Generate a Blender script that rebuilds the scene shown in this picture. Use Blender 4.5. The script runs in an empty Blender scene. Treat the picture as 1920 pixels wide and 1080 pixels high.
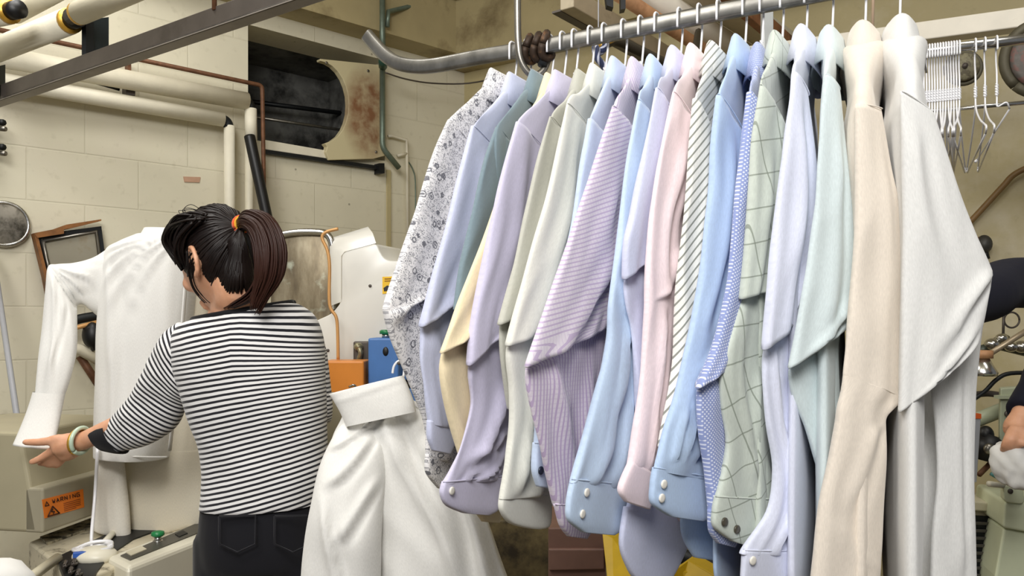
import bpy, bmesh, math, random
from mathutils import Vector, Matrix, noise
random.seed(7)
SC = bpy.context.scene
COL = SC.collection
F = 1500.0; HZ = 600.0; EYE = 1.35

# ---------------------------------------------------------------- helpers
def P(px, py, d):
    """point seen at photo pixel px,py (1920x1080) at distance d in front of the lens"""
    return Vector(((px-960)/F*d, d, EYE+(HZ-py)/F*d))
def H(px, py, z):
    """point seen at px,py lying on the level z"""
    return P(px, py, (z-EYE)*F/(HZ-py))
def lerp(a, b, t): return a+(b-a)*t
def smooth(t): t = max(0, min(1, t)); return t*t*(3-2*t)

ORG = {}
def tag(o, label=None, cat=None, group=None, kind=None):
    if label: o['label'] = label
    if cat: o['category'] = cat
    if group: o['group'] = group
    if kind: o['kind'] = kind
    return o
def thing(name, loc, label, cat, group=None):
    o = bpy.data.objects.new(name, None); COL.objects.link(o)
    o.location = loc; o.empty_display_size = .05
    ORG[o.name] = Vector(loc)
    return tag(o, label, cat, group)
class MB:
    """collects shapes that become ONE mesh object"""
    def __init__(s): s.v = []; s.f = []; s.uv = []; s.mi = []; s.m = 0
    def add(s, vs, fs, uv=None):
        b = len(s.v); s.v += [Vector(x) for x in vs]
        for f in fs: s.f.append([b+i for i in f]); s.mi.append(s.m)
        s.uv += list(uv) if uv else [(0, 0)]*len(vs)
        return s
    def build(s, name, mat, parent=None, smooth=True, bevel=0, subsurf=0, mods=None, remesh=0, rsmooth=0, angle=None):
        org = Vector((0, 0, 0))
        if parent is not None:
            org = ORG[parent.name]
        else:
            xs = [v.x for v in s.v]; ys = [v.y for v in s.v]; zs = [v.z for v in s.v]
            org = Vector(((min(xs)+max(xs))/2, (min(ys)+max(ys))/2, min(zs)))
        me = bpy.data.meshes.new(name)
        me.from_pydata([v-org for v in s.v], [], s.f)
        mats = mat if isinstance(mat, (list, tuple)) else [mat]
        for m in mats: me.materials.append(m)
        for p, k in zip(me.polygons, s.mi): p.material_index = k
        ul = me.uv_layers.new(name='UVMap')
        for l in me.loops: ul.data[l.index].uv = s.uv[l.vertex_index]
        bm = bmesh.new(); bm.from_mesh(me)
        bmesh.ops.recalc_face_normals(bm, faces=bm.faces); bm.to_mesh(me); bm.free()
        o = bpy.data.objects.new(name, me); COL.objects.link(o)
        if bevel:
            m = o.modifiers.new('b', 'BEVEL'); m.width = bevel; m.segments = 3; m.limit_method = 'ANGLE'; m.angle_limit = .6
        if subsurf:
            m = o.modifiers.new('s', 'SUBSURF'); m.levels = subsurf; m.render_levels = subsurf
        if remesh:
            m = o.modifiers.new('r', 'REMESH'); m.mode = 'VOXEL'; m.voxel_size = remesh; m.use_smooth_shade = True
            if rsmooth:
                m = o.modifiers.new('c', 'SMOOTH'); m.factor = .5; m.iterations = rsmooth
        if o.modifiers:
            dg = bpy.context.evaluated_depsgraph_get(); dg.update()
            me2 = bpy.data.meshes.new_from_object(o.evaluated_get(dg))
            o.modifiers.clear(); o.data = me2; bpy.data.meshes.remove(me); me2.name = name; me = me2
        for p in me.polygons: p.use_smooth = smooth
        if smooth and (bevel or angle):
            me.set_sharp_from_angle(angle=angle or .7)
        if parent is not None:
            o.parent = parent
            ORG[o.name] = org
        else:
            o.location = org; ORG[o.name] = org
        return o

def cr(p0, p1, p2, p3, t):
    t2 = t*t; t3 = t2*t
    return 0.5*((p1*2)+(p2-p0)*t+(p0*2-p1*5+p2*4-p3)*t2+(p1*3-p0-p2*3+p3)*t3)
def spline(pts, sub):
    """catmull-rom through tuples of Vector/float"""
    out = []; n = len(pts)
    if n < 2: return pts
    for i in range(n-1):
        a = pts[max(i-1, 0)]; b = pts[i]; c = pts[i+1]; d = pts[min(i+2, n-1)]
        for k in range(sub):
            t = k/sub
            out.append(tuple(cr(a[j], b[j], c[j], d[j], t) for j in range(len(b))))
    out.append(pts[-1])
    return out
def spts(pts, sub=8):
    return [q[0] for q in spline([(Vector(p),) for p in pts], sub)]

def frames(pts):
    fr = []; prev = None
    for i, p in enumerate(pts):
        t = (pts[min(i+1, len(pts)-1)]-pts[max(i-1, 0)])
        if t.length < 1e-9: t = Vector((0, 0, 1))
        t.normalize()
        if prev is None:
            a = Vector((0, 0, 1)) if abs(t.z) < .9 else Vector((1, 0, 0))
            n = (a-t*a.dot(t)).normalized()
        else:
            n = prev-t*prev.dot(t)
            n = n.normalized() if n.length > 1e-6 else t.orthogonal().normalized()
        prev = n; fr.append((t, n, t.cross(n)))
    return fr
def tube(mb, pts, r, k=10, caps=True, flat=None):
    """r: number or list; flat=(a,b) scales the two section axes"""
    pts = [Vector(p) for p in pts]; fr = frames(pts); vs = []; fs = []; uv = []; L = 0
    for i, p in enumerate(pts):
        if i: L += (p-pts[i-1]).length
        rr = r[i] if isinstance(r, (list, tuple)) else r
        t, n, b = fr[i]
        for j in range(k):
            a = 2*math.pi*j/k
            fa, fb = flat or (1, 1)
            vs.append(p+n*math.cos(a)*rr*fa+b*math.sin(a)*rr*fb); uv.append((j/k*6.28*rr, L))
    n = len(pts)
    for i in range(n-1):
        for j in range(k):
            fs.append((i*k+j, i*k+(j+1) % k, (i+1)*k+(j+1) % k, (i+1)*k+j))
    if caps:
        fs.append(tuple(range(k-1, -1, -1))); fs.append(tuple((n-1)*k+j for j in range(k)))
    mb.add(vs, fs, uv); return mb
def box(mb, c, size, rot=None):
    c = Vector(c); sx, sy, sz = [q/2 for q in size]; M = rot or Matrix.Identity(3)
    vs = [c+M @ Vector((x*sx, y*sy, z*sz)) for x in (-1, 1) for y in (-1, 1) for z in (-1, 1)]
    fs = [(0, 1, 3, 2), (4, 6, 7, 5), (0, 4, 5, 1), (2, 3, 7, 6), (0, 2, 6, 4), (1, 5, 7, 3)]
    mb.add(vs, fs); return mb
def prism(mb, pts, ext):
    """closed outline (3D points) pushed along the vector ext"""
    pts = [Vector(p) for p in pts]; n = len(pts); ext = Vector(ext)
    vs = pts+[p+ext for p in pts]
    fs = [tuple(range(n)), tuple(range(2*n-1, n-1, -1))]
    for i in range(n): fs.append((i, (i+1) % n, n+(i+1) % n, n+i))
    uv = [(p.x, p.z) for p in vs]
    mb.add(vs, fs, uv); return mb
def disc(mb, c, nrm, r, th, k=24, dome=0):
    c = Vector(c); nrm = Vector(nrm).normalized(); a = nrm.orthogonal().normalized(); b = nrm.cross(a)
    vs = []; fs = []
    prof = [(r, 0), (r, th*.7), (r*.9, th)]+([(r*.5, th+dome*.8), (r*.01, th+dome)] if dome else [(r*.01, th)])
    for (rr, h) in prof:
        for j in range(k):
            t = 2*math.pi*j/k; vs.append(c+a*math.cos(t)*rr+b*math.sin(t)*rr+nrm*h)
    for i in range(len(prof)-1):
        for j in range(k): fs.append((i*k+j, i*k+(j+1) % k, (i+1)*k+(j+1) % k, (i+1)*k+j))
    fs.append(tuple(range(k-1, -1, -1)))
    mb.add(vs, fs); return mb
def ellipsoid(mb, c, R, rad, nu=20, nv=14, fn=None):
    c = Vector(c); vs = []; fs = []
    for i in range(nv+1):
        ph = math.pi*i/nv
        for j in range(nu):
            th = 2*math.pi*j/nu
            q = Vector((math.sin(ph)*math.cos(th), math.sin(ph)*math.sin(th), math.cos(ph)))
            q = Vector((q.x*rad[0], q.y*rad[1], q.z*rad[2]))
            if fn: q = fn(q)
            vs.append(c+R @ q)
    for i in range(nv):
        for j in range(nu): fs.append((i*nu+j, i*nu+(j+1) % nu, (i+1)*nu+(j+1) % nu, (i+1)*nu+j))
    mb.add(vs, fs); return mb
def spow(x, e): return math.copysign(abs(x)**e, x)
def loft(mb, rings, N, K=22, sub=5, breaks=(), amp=.003, fx=30, fy=7, seed=0, cap0=False, cap1=False, ex=.85, ez=.8, v0=0, u0=0, edge=1.0, folds=(), axis_uv=False, m2=None):
    """flattened cloth tube. rings: (L, R, thickness); N: thickness direction (towards the viewer side).
    breaks: ring indexes after which the curve starts anew (a fold)"""
    segs = []; cur = []
    for i, r in enumerate(rings):
        cur.append(r)
        if i in breaks: segs.append(cur); cur = []
    segs.append(cur)
    rr = []; m2i = None
    for si, sg in enumerate(segs):
        if m2 is not None and si == 1: m2i = len(rr)
        rr += spline(sg, sub) if len(sg) > 1 else sg
    N = Vector(N).normalized(); vs = []; fs = []; uv = []; V = v0; pc = None
    so = Vector((seed*7.31, seed*3.77, seed*1.13))
    for ri, (Lp, Rp, th) in enumerate(rr):
        c = (Lp+Rp)/2; h = (Rp-Lp)/2; w = h.length
        if pc is not None: V += (c-pc).length
        pc = c
        hd = h.normalized() if w > 1e-6 else Vector((1, 0, 0))
        n2 = (N-hd*N.dot(hd)).normalized()
        for j in range(K):
            a = 2*math.pi*j/K
            ca = spow(math.cos(a), ex); sa = spow(math.sin(a), ez)
            x = ca*w
            q = Vector((x*fx, V*fy, .35 if sa >= 0 else 3.1))+so
            dz = noise.noise(q)+.5*noise.noise(q*2.1)+.8*(.5-abs(noise.noise(q*1.3+Vector((9, 4, 2))))*2)
            dx = noise.noise(Vector((3.3*math.copysign(1, ca), V*9, 1.7))+so)*edge
            e = math.sin(abs(a)) if a <= math.pi else abs(math.sin(a))
            vs.append(c+hd*(x+dx*amp*.7*abs(ca))+n2*(sa*th/2+dz*amp*(.25+.75*abs(sa))))
            if axis_uv:
                ra, rb = rr[max(0, ri-4)], rr[min(len(rr)-1, ri+4)]
                tx = ((rb[0]+rb[1])-(ra[0]+ra[1])); tx = tx.normalized() if tx.length > 1e-6 else Vector((0, 0, -1))
                sx_ = N.cross(tx); sx_ = sx_ if sx_.dot(hd) > 0 else -sx_; dv = hd*x
                uv.append((dv.dot(sx_), V+dv.dot(tx)))
            else: uv.append((x+u0, V))
    n = len(rr)
    # folds: (s0, s1, t0, t1, width, height) a crease running from (s0,t0) to (s1,t1); s across -1..1, t along 0..1
    for (f0, f1, t0, t1, fw, fh) in folds:
        fw_ = max(fw, abs(f1-f0)/((t1-t0)*n)*1.7); fh *= (fw/fw_)**.3; fw = fw_
        for i in range(n):
            t = i/(n-1); g = (t-t0)/(t1-t0)
            if g < -.1 or g > 1.1: continue
            cen = f0+(f1-f0)*g; env = smooth(min(g+.1, 1.1-g)*3.2)
            for j in range(K):
                a = 2*math.pi*j/K
                if math.sin(a) < -.05: continue
                dd = (spow(math.cos(a), ex)-cen)/fw
                prof = math.exp(-dd*dd)-.7*math.exp(-(dd-1.3)**2*1.5)
                vs[i*K+j] = vs[i*K+j]+N*(fh*env*prof*min(1, abs(math.sin(a))*2.5))
    for i in range(n-1):
        for j in range(K): fs.append((i*K+j, i*K+(j+1) % K, (i+1)*K+(j+1) % K, (i+1)*K+j))
    if cap0: fs.append(tuple(range(K-1, -1, -1)))
    if cap1: fs.append(tuple((n-1)*K+j for j in range(K)))
    mb.add(vs, fs, uv)
    if m2i is not None:
        b0 = len(mb.mi)-len(fs)
        for q in range(m2i*K, (n-1)*K): mb.mi[b0+q] = m2
    return V

# ---------------------------------------------------------------- materials
def lin(c):
    c = c/255
    return c/12.92 if c <= .04045 else ((c+.055)/1.055)**2.4
def rgb(h):
    if isinstance(h, str): h = h.lstrip('#'); h = tuple(int(h[i:i+2], 16) for i in (0, 2, 4))
    return (lin(h[0]), lin(h[1]), lin(h[2]), 1)
class NT:
    def __init__(s, name):
        s.m = bpy.data.materials.new(name); s.m.use_nodes = True; s.t = s.m.node_tree
        s.b = s.t.nodes['Principled BSDF']
    def n(s, typ, **kw):
        nd = s.t.nodes.new(typ)
        for k, v in kw.items():
            if k in nd.inputs.keys() if isinstance(k, str) else False: nd.inputs[k].default_value = v
            else: setattr(nd, k, v)
        return nd
    def l(s, a, b): s.t.links.new(a, b)
    def coord(s, kind='Object', scale=(1, 1, 1), rot=(0, 0, 0)):
        tc = s.n('ShaderNodeTexCoord'); mp = s.n('ShaderNodeMapping')
        mp.inputs['Scale'].default_value = scale; mp.inputs['Rotation'].default_value = rot
        s.l(tc.outputs[kind], mp.inputs['Vector']); return mp.outputs['Vector']
    def noise(s, vec, scale, detail=4, rough=.55):
        nd = s.n('ShaderNodeTexNoise'); nd.inputs['Scale'].default_value = scale; nd.inputs['Detail'].default_value = detail
        nd.inputs['Roughness'].default_value = rough
        if vec: s.l(vec, nd.inputs['Vector'])
        return nd.outputs['Fac']
    def ramp(s, fac, stops):
        nd = s.n('ShaderNodeValToRGB'); e = nd.color_ramp.elements
        while len(e) < len(stops): e.new(.5)
        for el, (p, c) in zip(e, stops):
            el.position = p; el.color = c if len(c) == 4 else (*c, 1)
        s.l(fac, nd.inputs['Fac']); return nd.outputs['Color']
    def mix(s, fac, a, b, mode='MIX'):
        nd = s.n('ShaderNodeMix'); nd.data_type = 'RGBA'; nd.blend_type = mode
        for val, i in ((fac, 0), (a, 6), (b, 7)):
            if isinstance(val, (int, float)): nd.inputs[i].default_value = val
            elif isinstance(val, tuple): nd.inputs[i].default_value = val
            else: s.l(val, nd.inputs[i])
        return nd.outputs[2]
    def math(s, op, a, b=None, c=None):
        nd = s.n('ShaderNodeMath'); nd.operation = op
        for val, i in ((a, 0), (b, 1), (c, 2)):
            if val is None: continue
            if isinstance(val, (int, float)): nd.inputs[i].default_value = val
            else: s.l(val, nd.inputs[i])
        return nd.outputs[0]
    def sep(s, vec):
        nd = s.n('ShaderNodeSeparateXYZ'); s.l(vec, nd.inputs[0]); return nd.outputs
    def bump(s, h, strength=.3, dist=.002):
        nd = s.n('ShaderNodeBump'); nd.inputs['Strength'].default_value = strength; nd.inputs['Distance'].default_value = dist
        s.l(h, nd.inputs['Height']); s.l(nd.outputs[0], s.b.inputs['Normal'])
    def base(s, c):
        if isinstance(c, tuple): s.b.inputs['Base Color'].default_value = c
        else: s.l(c, s.b.inputs['Base Color'])
    def setp(s, rough=.5, metal=0, sheen=0, spec=None, sss=0):
        s.b.inputs['Roughness'].default_value = rough; s.b.inputs['Metallic'].default_value = metal
        s.b.inputs['Sheen Weight'].default_value = sheen
        if spec is not None: s.b.inputs['Specular IOR Level'].default_value = spec
        if sss:
            s.b.inputs['Subsurface Weight'].default_value = sss; s.b.inputs['Subsurface Radius'].default_value = (.012, .004, .002); s.b.inputs['Subsurface Scale'].default_value = 1
        return s.m
def M_plain(name, col, rough=.5, metal=0, var=.12, scale=12, bump=0, dark=None, thr=(.55, .75), dscale=6, spec=None):
    """slightly uneven surface; dark=(colour) adds blotchy dirt or wear"""
    m = NT(name); c = rgb(col); v = m.coord()
    f = m.noise(v, scale)
    a = tuple(x*(1-var) for x in c[:3])+(1,); b = tuple(min(1, x*(1+var)) for x in c[:3])+(1,)
    k = m.ramp(f, [(.3, a), (.7, b)])
    if dark:
        g = m.noise(v, dscale, 8, .65)
        k = m.mix(m.ramp(g, [(thr[0], (0, 0, 0, 1)), (thr[1], (1, 1, 1, 1))]), k, rgb(dark))
    m.base(k)
    if bump: m.bump(m.noise(v, scale*6, 5), bump, .004)
    return m.setp(rough, metal, spec=spec)
def M_cloth(name, col, pat=None, sheen=.25, rough=.85, **kw):
    m = NT(name); c = rgb(col); uv = m.coord('UV'); ob = m.coord()
    thread = m.noise(m.coord('UV', (900, 160, 1)), 1, 2)
    k = m.ramp(thread, [(.3, tuple(x*.93 for x in c[:3])+(1,)), (.7, tuple(min(1, x*1.05) for x in c[:3])+(1,))])
    if pat == 'floral':
        def flowers(scale, r0, r1, w):
            vo = m.n('ShaderNodeTexVoronoi'); vo.inputs['Scale'].default_value = scale; vo.inputs['Randomness'].default_value = .95
            wob = m.noise(uv, scale*4, 2)
            m.l(uv, vo.inputs['Vector'])
            d = m.math('ADD', vo.outputs['Distance'], m.math('MULTIPLY', m.math('SUBTRACT', wob, .5), .3))
            ring = m.math('COMPARE', d, r1, w); core = m.math('LESS_THAN', d, r0)
            on = m.math('GREATER_THAN', m.sep(vo.outputs['Color'])[0], .28)
            return m.math('MULTIPLY', m.math('MAXIMUM', ring, core), on)
        k = m.mix(m.math('MULTIPLY', flowers(62, .13, .29, .055), .9), k, rgb('#55565f'))
        k = m.mix(m.math('MULTIPLY', flowers(150, .24, .5, .04), .75), k, rgb('#6f7078'))
        sp = m.noise(uv, 330, 2)
        k = m.mix(m.math('MULTIPLY', m.math('GREATER_THAN', sp, .57), .6), k, rgb('#7d7e86'))
    elif pat == 'stripe':
        vec = m.coord('UV', rot=(0, 0, kw.get('ang', 0)))
        x = m.sep(vec)[0]; f = m.math('FRACT', m.math('MULTIPLY', x, 1/kw['p']))
        on = m.math('LESS_THAN', f, kw.get('w', .3))
        k = m.mix(m.math('MULTIPLY', on, kw.get('a', 1)), k, rgb(kw['c2']))
        if 'c3' in kw:
            f2 = m.math('FRACT', m.math('MULTIPLY', x, .5/kw['p']))
            k = m.mix(m.math('MULTIPLY', m.math('LESS_THAN', f2, .14), .8), k, rgb(kw['c3']))
        if 'cross' in kw:
            f3 = m.math('FRACT', m.math('MULTIPLY', m.sep(vec)[1], 1/kw['cross']))
            k = m.mix(m.math('MULTIPLY', m.math('LESS_THAN', f3, .3), .25), k, rgb(kw['c2']))
    elif pat == 'slant':
        o3 = m.sep(ob); x = m.math('SUBTRACT', m.math('MULTIPLY', o3[0], .77), m.math('MULTIPLY', o3[2], .64))
        k = m.mix(m.math('LESS_THAN', m.math('FRACT', m.math('MULTIPLY', x, 1/kw['p'])), kw['w']), k, rgb(kw['c2']))
    elif pat == 'pane':
        vec = m.coord('UV', rot=(0, 0, kw.get('ang', 0))); s = m.sep(vec)
        for i, p in ((0, kw['px']), (1, kw['py'])):
            f = m.math('FRACT', m.math('MULTIPLY', s[i], 1/p))
            k = m.mix(m.math('MULTIPLY', m.math('LESS_THAN', f, .0016/p), .75), k, rgb(kw['c2']))
    elif pat == 'dots':
        vec = m.coord('UV', (1/kw['p'], 1/kw['p'], 1), (0, 0, .785)); s = m.sep(vec)
        a = m.math('SUBTRACT', m.math('FRACT', s[0]), .5); b = m.math('SUBTRACT', m.math('FRACT', s[1]), .5)
        d = m.math('ADD', m.math('MULTIPLY', a, a), m.math('MULTIPLY', b, b))
        k = m.mix(m.math('MULTIPLY', m.math('LESS_THAN', d, .075), .85), k, rgb(kw['c2']))
    m.base(k)
    m.bump(m.noise(m.coord('UV', (500, 120, 1)), 1, 3), .12, .0008)
    return m.setp(rough, 0, sheen, .25)
# ================================================================ materials of the place
def wall_material(name, base, block=True):
    m = NT(name); v = m.coord(); c = rgb(base)
    big = m.noise(v, 1.6, 6, .6); fine = m.noise(v, 26, 5, .6)
    k = m.ramp(big, [(.3, tuple(x*.93 for x in c[:3])+(1,)), (.5, c), (.72, rgb('#ddd5c2'))])
    k = m.mix(m.math('MULTIPLY', m.ramp(fine, [(.58, (0, 0, 0, 1)), (.8, (1, 1, 1, 1))]), .25), k, rgb('#8a7f60'))
    vo = m.n('ShaderNodeTexVoronoi'); vo.inputs['Scale'].default_value = 9; m.l(v, vo.inputs['Vector'])
    spot = m.math('LESS_THAN', vo.outputs['Distance'], .05)
    pick = m.math('GREATER_THAN', m.sep(vo.outputs['Color'])[0], .72)
    k = m.mix(m.math('MULTIPLY', m.math('MULTIPLY', spot, pick), .6), k, rgb('#6d6654'))
    if block:
        tx = m.n('ShaderNodeTexBrick'); uvv = m.coord('UV'); m.l(uvv, tx.inputs['Vector'])
        for q, val in (('Scale', 1), ('Mortar Size', .004), ('Mortar Smooth', .6), ('Brick Width', .4), ('Row Height', .2)): tx.inputs[q].default_value = val
        mort = tx.outputs['Fac']
        k = m.mix(m.math('MULTIPLY', mort, .12), k, rgb('#8b815f'))
        h = m.math('SUBTRACT', m.math('MULTIPLY', fine, .4), mort)
        m.bump(h, .35, .004)
    else:
        m.bump(fine, .25, .004)
    # low dirt: grime gathers near the floor (real dirt, fixed to the wall)
    tc = m.n('ShaderNodeNewGeometry'); z = m.sep(tc.outputs['Position'])[2]
    g = m.noise(v, 7, 8, .7)
    dirt = m.math('MULTIPLY', m.math('SUBTRACT', .55, z), 1.6)
    dirt = m.math('MULTIPLY', m.math('MAXIMUM', m.math('MINIMUM', dirt, 1), 0), m.ramp(g, [(.4, (0, 0, 0, 1)), (.6, (1, 1, 1, 1))]))
    k = m.mix(dirt, k, rgb('#4a4334'))
    m.base(k); return m.setp(.5, spec=.35)
W_LEFT = wall_material('painted block', '#ddd7c0')
W_BACK = wall_material('painted plaster', '#bdb086', False)  # base darkened to carry the light falling off towards the corner
SOFF = M_plain('grimy painted concrete', '#b0a27a', .6, var=.1, scale=4, bump=.2, dark='#6b5b3c', thr=(.52, .72), dscale=2.6)  # grime blotches over a base darkened for the same light falloff
CEIL = M_plain('ceiling paint', '#c7bb94', .7)
FLOORM = M_plain('stained concrete floor', '#6f6146', .55, var=.25, scale=7, bump=.2, dark='#332a1c', thr=(.45, .65), dscale=4)
CREAM = M_plain('cream enamel', '#e3decb', .35, var=.03, scale=9)
CREAM2 = M_plain('cream machine paint', '#cfc8b0', .38, var=.05, scale=9, dark='#8b7f62', thr=(.62, .8), dscale=5)
GREIGE = M_plain('greige machine paint', '#aba388', .42, var=.05, scale=7)
WHITE_P = M_plain('white gloss enamel', '#e2e0d8', .25, var=.02)
PIPEW = M_plain('painted pipe lagging', '#e4deca', .55, var=.05, scale=14, bump=.15)
PIPEC = M_plain('cream pipe lagging', '#dbd4be', .55, var=.06, scale=14, bump=.15)
PIPEB = M_plain('bright white duct', '#f0e9da', .45, var=.04)
RUSTP = M_plain('rusty thin pipe', '#6e4a32', .6, .3, var=.3, scale=40)
RUSTO = M_plain('orange rust pipe', '#b98a62', .6, .1, var=.2, scale=22, dark='#7a3f22', thr=(.5, .7))
RUST = M_plain('rust', '#8a5027', .75, var=.3, scale=30)
DSTEEL = M_plain('dark grey steel', '#544d47', .5, .35, var=.12, scale=18, dark='#3a332c', thr=(.55, .8))
BLACKM = M_plain('black steel', '#16191b', .5, .2, var=.3)
BLACKR = M_plain('black rubber', '#0d0d0f', .45, var=.2)
STEEL = M_plain('brushed steel', '#c9c8c4', .22, .95, var=.06, scale=60)
STEELD = M_plain('worn steel', '#8e8a82', .35, .9, var=.15, scale=40)
TANST = M_plain('tan painted channel', '#b5a88e', .5, .1, var=.1, scale=20, dark='#6e6253')
WHITEW = M_plain('white coated wire', '#e9e9ec', .3, .1, var=.02)
ORANGE = M_plain('orange enamel', '#de8a34', .4, var=.06)
BLUE = M_plain('blue enamel', '#4a78b8', .4, var=.08)
GREENM = M_plain('green plastic', '#1f7a45', .35, var=.1)
YEL = M_plain('yellow plastic', '#d2ad12', .45, var=.12, scale=14)
BROWNB = M_plain('mauve brown panel', '#77594e', .6, var=.1, scale=20)
GREENC = M_plain('pale green machine paint', '#d6dcbc', .4, var=.05)
GREENP = M_plain('grey green plate', '#aab096', .45, var=.06)
WOOD = M_plain('brown timber', '#8a5a2c', .6, var=.3, scale=25, dark='#35170a', thr=(.5, .65), dscale=9)
DUCT = M_plain('dark blotchy duct lining', '#6a6a66', .8, var=.25, scale=9, dark='#1b1a18', thr=(.42, .62), dscale=5)  # dark grey with near-black blotches
COPPER = M_plain('copper rod', '#cf9c60', .45, .2, var=.1)
GOLD = M_plain('yellow metal', '#c89b3c', .35, .5, var=.1)
JADE = M_plain('pale jade', '#bfd3bd', .25, var=.06)
PADC = M_cloth('cream pad cloth', '#e4dcc8', rough=.95)
WHITEC = M_cloth('white shirting', '#e4e3df')
GALV = M_plain('galvanised conduit', '#6f7d70', .45, .5, var=.15, scale=30)
GREYPL = M_plain('grey plastic', '#a4a6ac', .45, var=.05)

# ================================================================ room shell
W0 = Vector((-1.82, 3.0)); WD = Vector((1.08, 1)).normalized(); WN = Vector((1, -1.08)).normalized()
CORN = W0+WD*(1.44*1.472)
BD = Vector((1.487, -1)).normalized(); BN = Vector((-1, -1.487)).normalized()
def on_wall(px, py, off=0, W=W0, N=WN):
    """point seen at px,py standing off metres proud of the wall"""
    u = (px-960)/F; d = (N.dot(W)+off)/(N.x*u+N.y); return P(px, py, d)
def wl(px, py, off=0): return on_wall(px, py, off)
def wb(px, py, off=0): return on_wall(px, py, off, CORN, BN)
def v3(a, z): return Vector((a.x, a.y, z))
CZ = 3.2
# left wall with the duct opening
s0 = -1.9; s1 = (CORN-W0).length
def ws(px): return (wl(px, 600).xy-W0).dot(WD)
oA, oB = ws(465), ws(722); oz0, oz1 = wl(480, 263).z, wl(470, 47).z
mb = MB()
T = .2
def wall_piece(mb, a, b, z0, z1, base, D, N, T=.2):
    p = base+D*a; q = base+D*b; e = -N*T
    vs = [v3(p, z0), v3(q, z0), v3(q, z1), v3(p, z1)]; vs += [v+Vector((e.x, e.y, 0)) for v in vs]
    fs = [(0, 1, 2, 3), (7, 6, 5, 4), (0, 4, 5, 1), (1, 5, 6, 2), (2, 6, 7, 3), (3, 7, 4, 0)]
    uv = [(a, z0), (b, z0), (b, z1), (a, z1)]*2
    mb.add(vs, fs, uv)
wall_piece(mb, s0, oA, 0, CZ, W0, WD, WN); wall_piece(mb, oB, s1+.05, 0, CZ, W0, WD, WN)
wall_piece(mb, oA, oB, 0, oz0, W0, WD, WN); wall_piece(mb, oA, oB, oz1, CZ, W0, WD, WN)
tag(mb.build('wall_left', W_LEFT, smooth=False), kind='structure')
mb = MB(); wall_piece(mb, -.05, 4.2, 0, CZ, CORN, BD, BN)
tag(mb.build('wall_back', W_BACK, smooth=False), kind='structure')
mb = MB(); box(mb, (0, 2.2, -.05), (9, 8, .1)); tag(mb.build('floor', FLOORM, smooth=False), kind='structure')
mb = MB(); box(mb, (0, 2.2, CZ+.05), (9, 8, .1)); tag(mb.build('ceiling', CEIL, smooth=False), kind='structure')
# soffit beams
zs = wl(700, 80).z
mb = MB(); wall_piece(mb, s0, s1-.15, zs, CZ, W0+WN*.16, WD, WN, .16); tag(mb.build('trim_1', SOFF, smooth=False), kind='structure')
mb = MB(); wall_piece(mb, .0, 4.2, zs-.03, CZ, CORN+BN*.22, BD, BN, .22); tag(mb.build('trim_2', SOFF, smooth=False), kind='structure')
# dark duct behind the opening
mb = MB(); dep = .55
def duct():
    p = W0+WD*(oA-.0); q = W0+WD*(oB+.0); e = Vector((-WN.x, -WN.y))*dep; g = Vector((-WN.x, -WN.y))*.2
    for (a, b, z0, z1) in ((p+e, q+e, oz0, oz1), (p+g, p+e, oz0, oz1), (q+e, q+g, oz0, oz1)):
        n = Vector((b.y-a.y, a.x-b.x)).normalized()*.02
        prism(mb, [v3(a, z0), v3(b, z0), v3(b, z1), v3(a, z1)], (n.x, n.y, 0))
    for z, dz in ((oz0, -.02), (oz1, .02)): prism(mb, [v3(p+g, z), v3(q+g, z), v3(q+e, z), v3(p+e, z)], (0, 0, dz))
duct()
tag(mb.build('trim_3', DUCT, smooth=False), kind='structure')
e = -.35
r = thing('duct_pipe', wl(560, 235, e), 'thin bare pipe running along inside the dark wall duct', 'pipe')
mb = MB(); tube(mb, [wl(468, 218, -.3), wl(655, 246, -.3)], .008); mb.build('pipe', STEELD, r)
r = thing('duct_rail', wl(520, 200, e), 'black angle rail above the thin pipe inside the wall duct', 'rail')
mb = MB(); tube(mb, [wl(466, 190, -.4), wl(640, 212, -.4)], .012, 4); mb.build('rail', BLACKM, r)
# steel plate with the half round cut, hanging over the right of the opening
mb = MB()
pl = [(600, 110), (716, 122), (722, 292), (700, 298), (617, 300), (611, 285), (614, 275), (609, 269), (622, 264), (634, 255), (643, 243), (649, 229), (653, 213), (654, 196), (653, 180), (649, 163), (643, 148), (634, 134), (624, 124), (614, 118), (601, 114)]
prism(mb, [wl(x, y, .05) for x, y in pl], Vector((WN.x, WN.y, 0))*-.035)
r = thing('duct_plate', wl(670, 298, .05), 'cream sheet metal plate with half round cut and rust patch beside duct opening', 'metal plate')
m = NT('plate paint'); v = m.coord(); 
gx = m.n('ShaderNodeTexGradient'); gx.gradient_type = 'SPHERICAL'
cpos = wl(690, 215, .05)-wl(670, 298, .05)
mp = m.n('ShaderNodeMapping'); mp.inputs['Location'].default_value = (-cpos.x*6, -cpos.y*6, -cpos.z*3.6); mp.inputs['Scale'].default_value = (6, 6, 3.6)
tc = m.n('ShaderNodeTexCoord'); m.l(tc.outputs['Object'], mp.inputs['Vector']); m.l(mp.outputs[0], gx.inputs[0])
f = m.math('MULTIPLY', m.ramp(gx.outputs['Fac'], [(.05, (0, 0, 0, 1)), (.5, (1, 1, 1, 1))]), m.ramp(m.noise(v, 14, 6), [(.3, (.3, .3, .3, 1)), (.6, (1, 1, 1, 1))]))
m.base(m.mix(f, rgb('#cdc29c'), rgb('#855c3e'))); m.setp(.55)
mb.build('plate', m.m, r, smooth=False, bevel=.003)
for x, y in ((690, 133), (612, 118), (705, 285)):
    mb = MB(); disc(mb, wl(x, y, .05), (WN.x, WN.y, 0), .007, .004, 10); mb.build('screw', STEELD, r)
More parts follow.
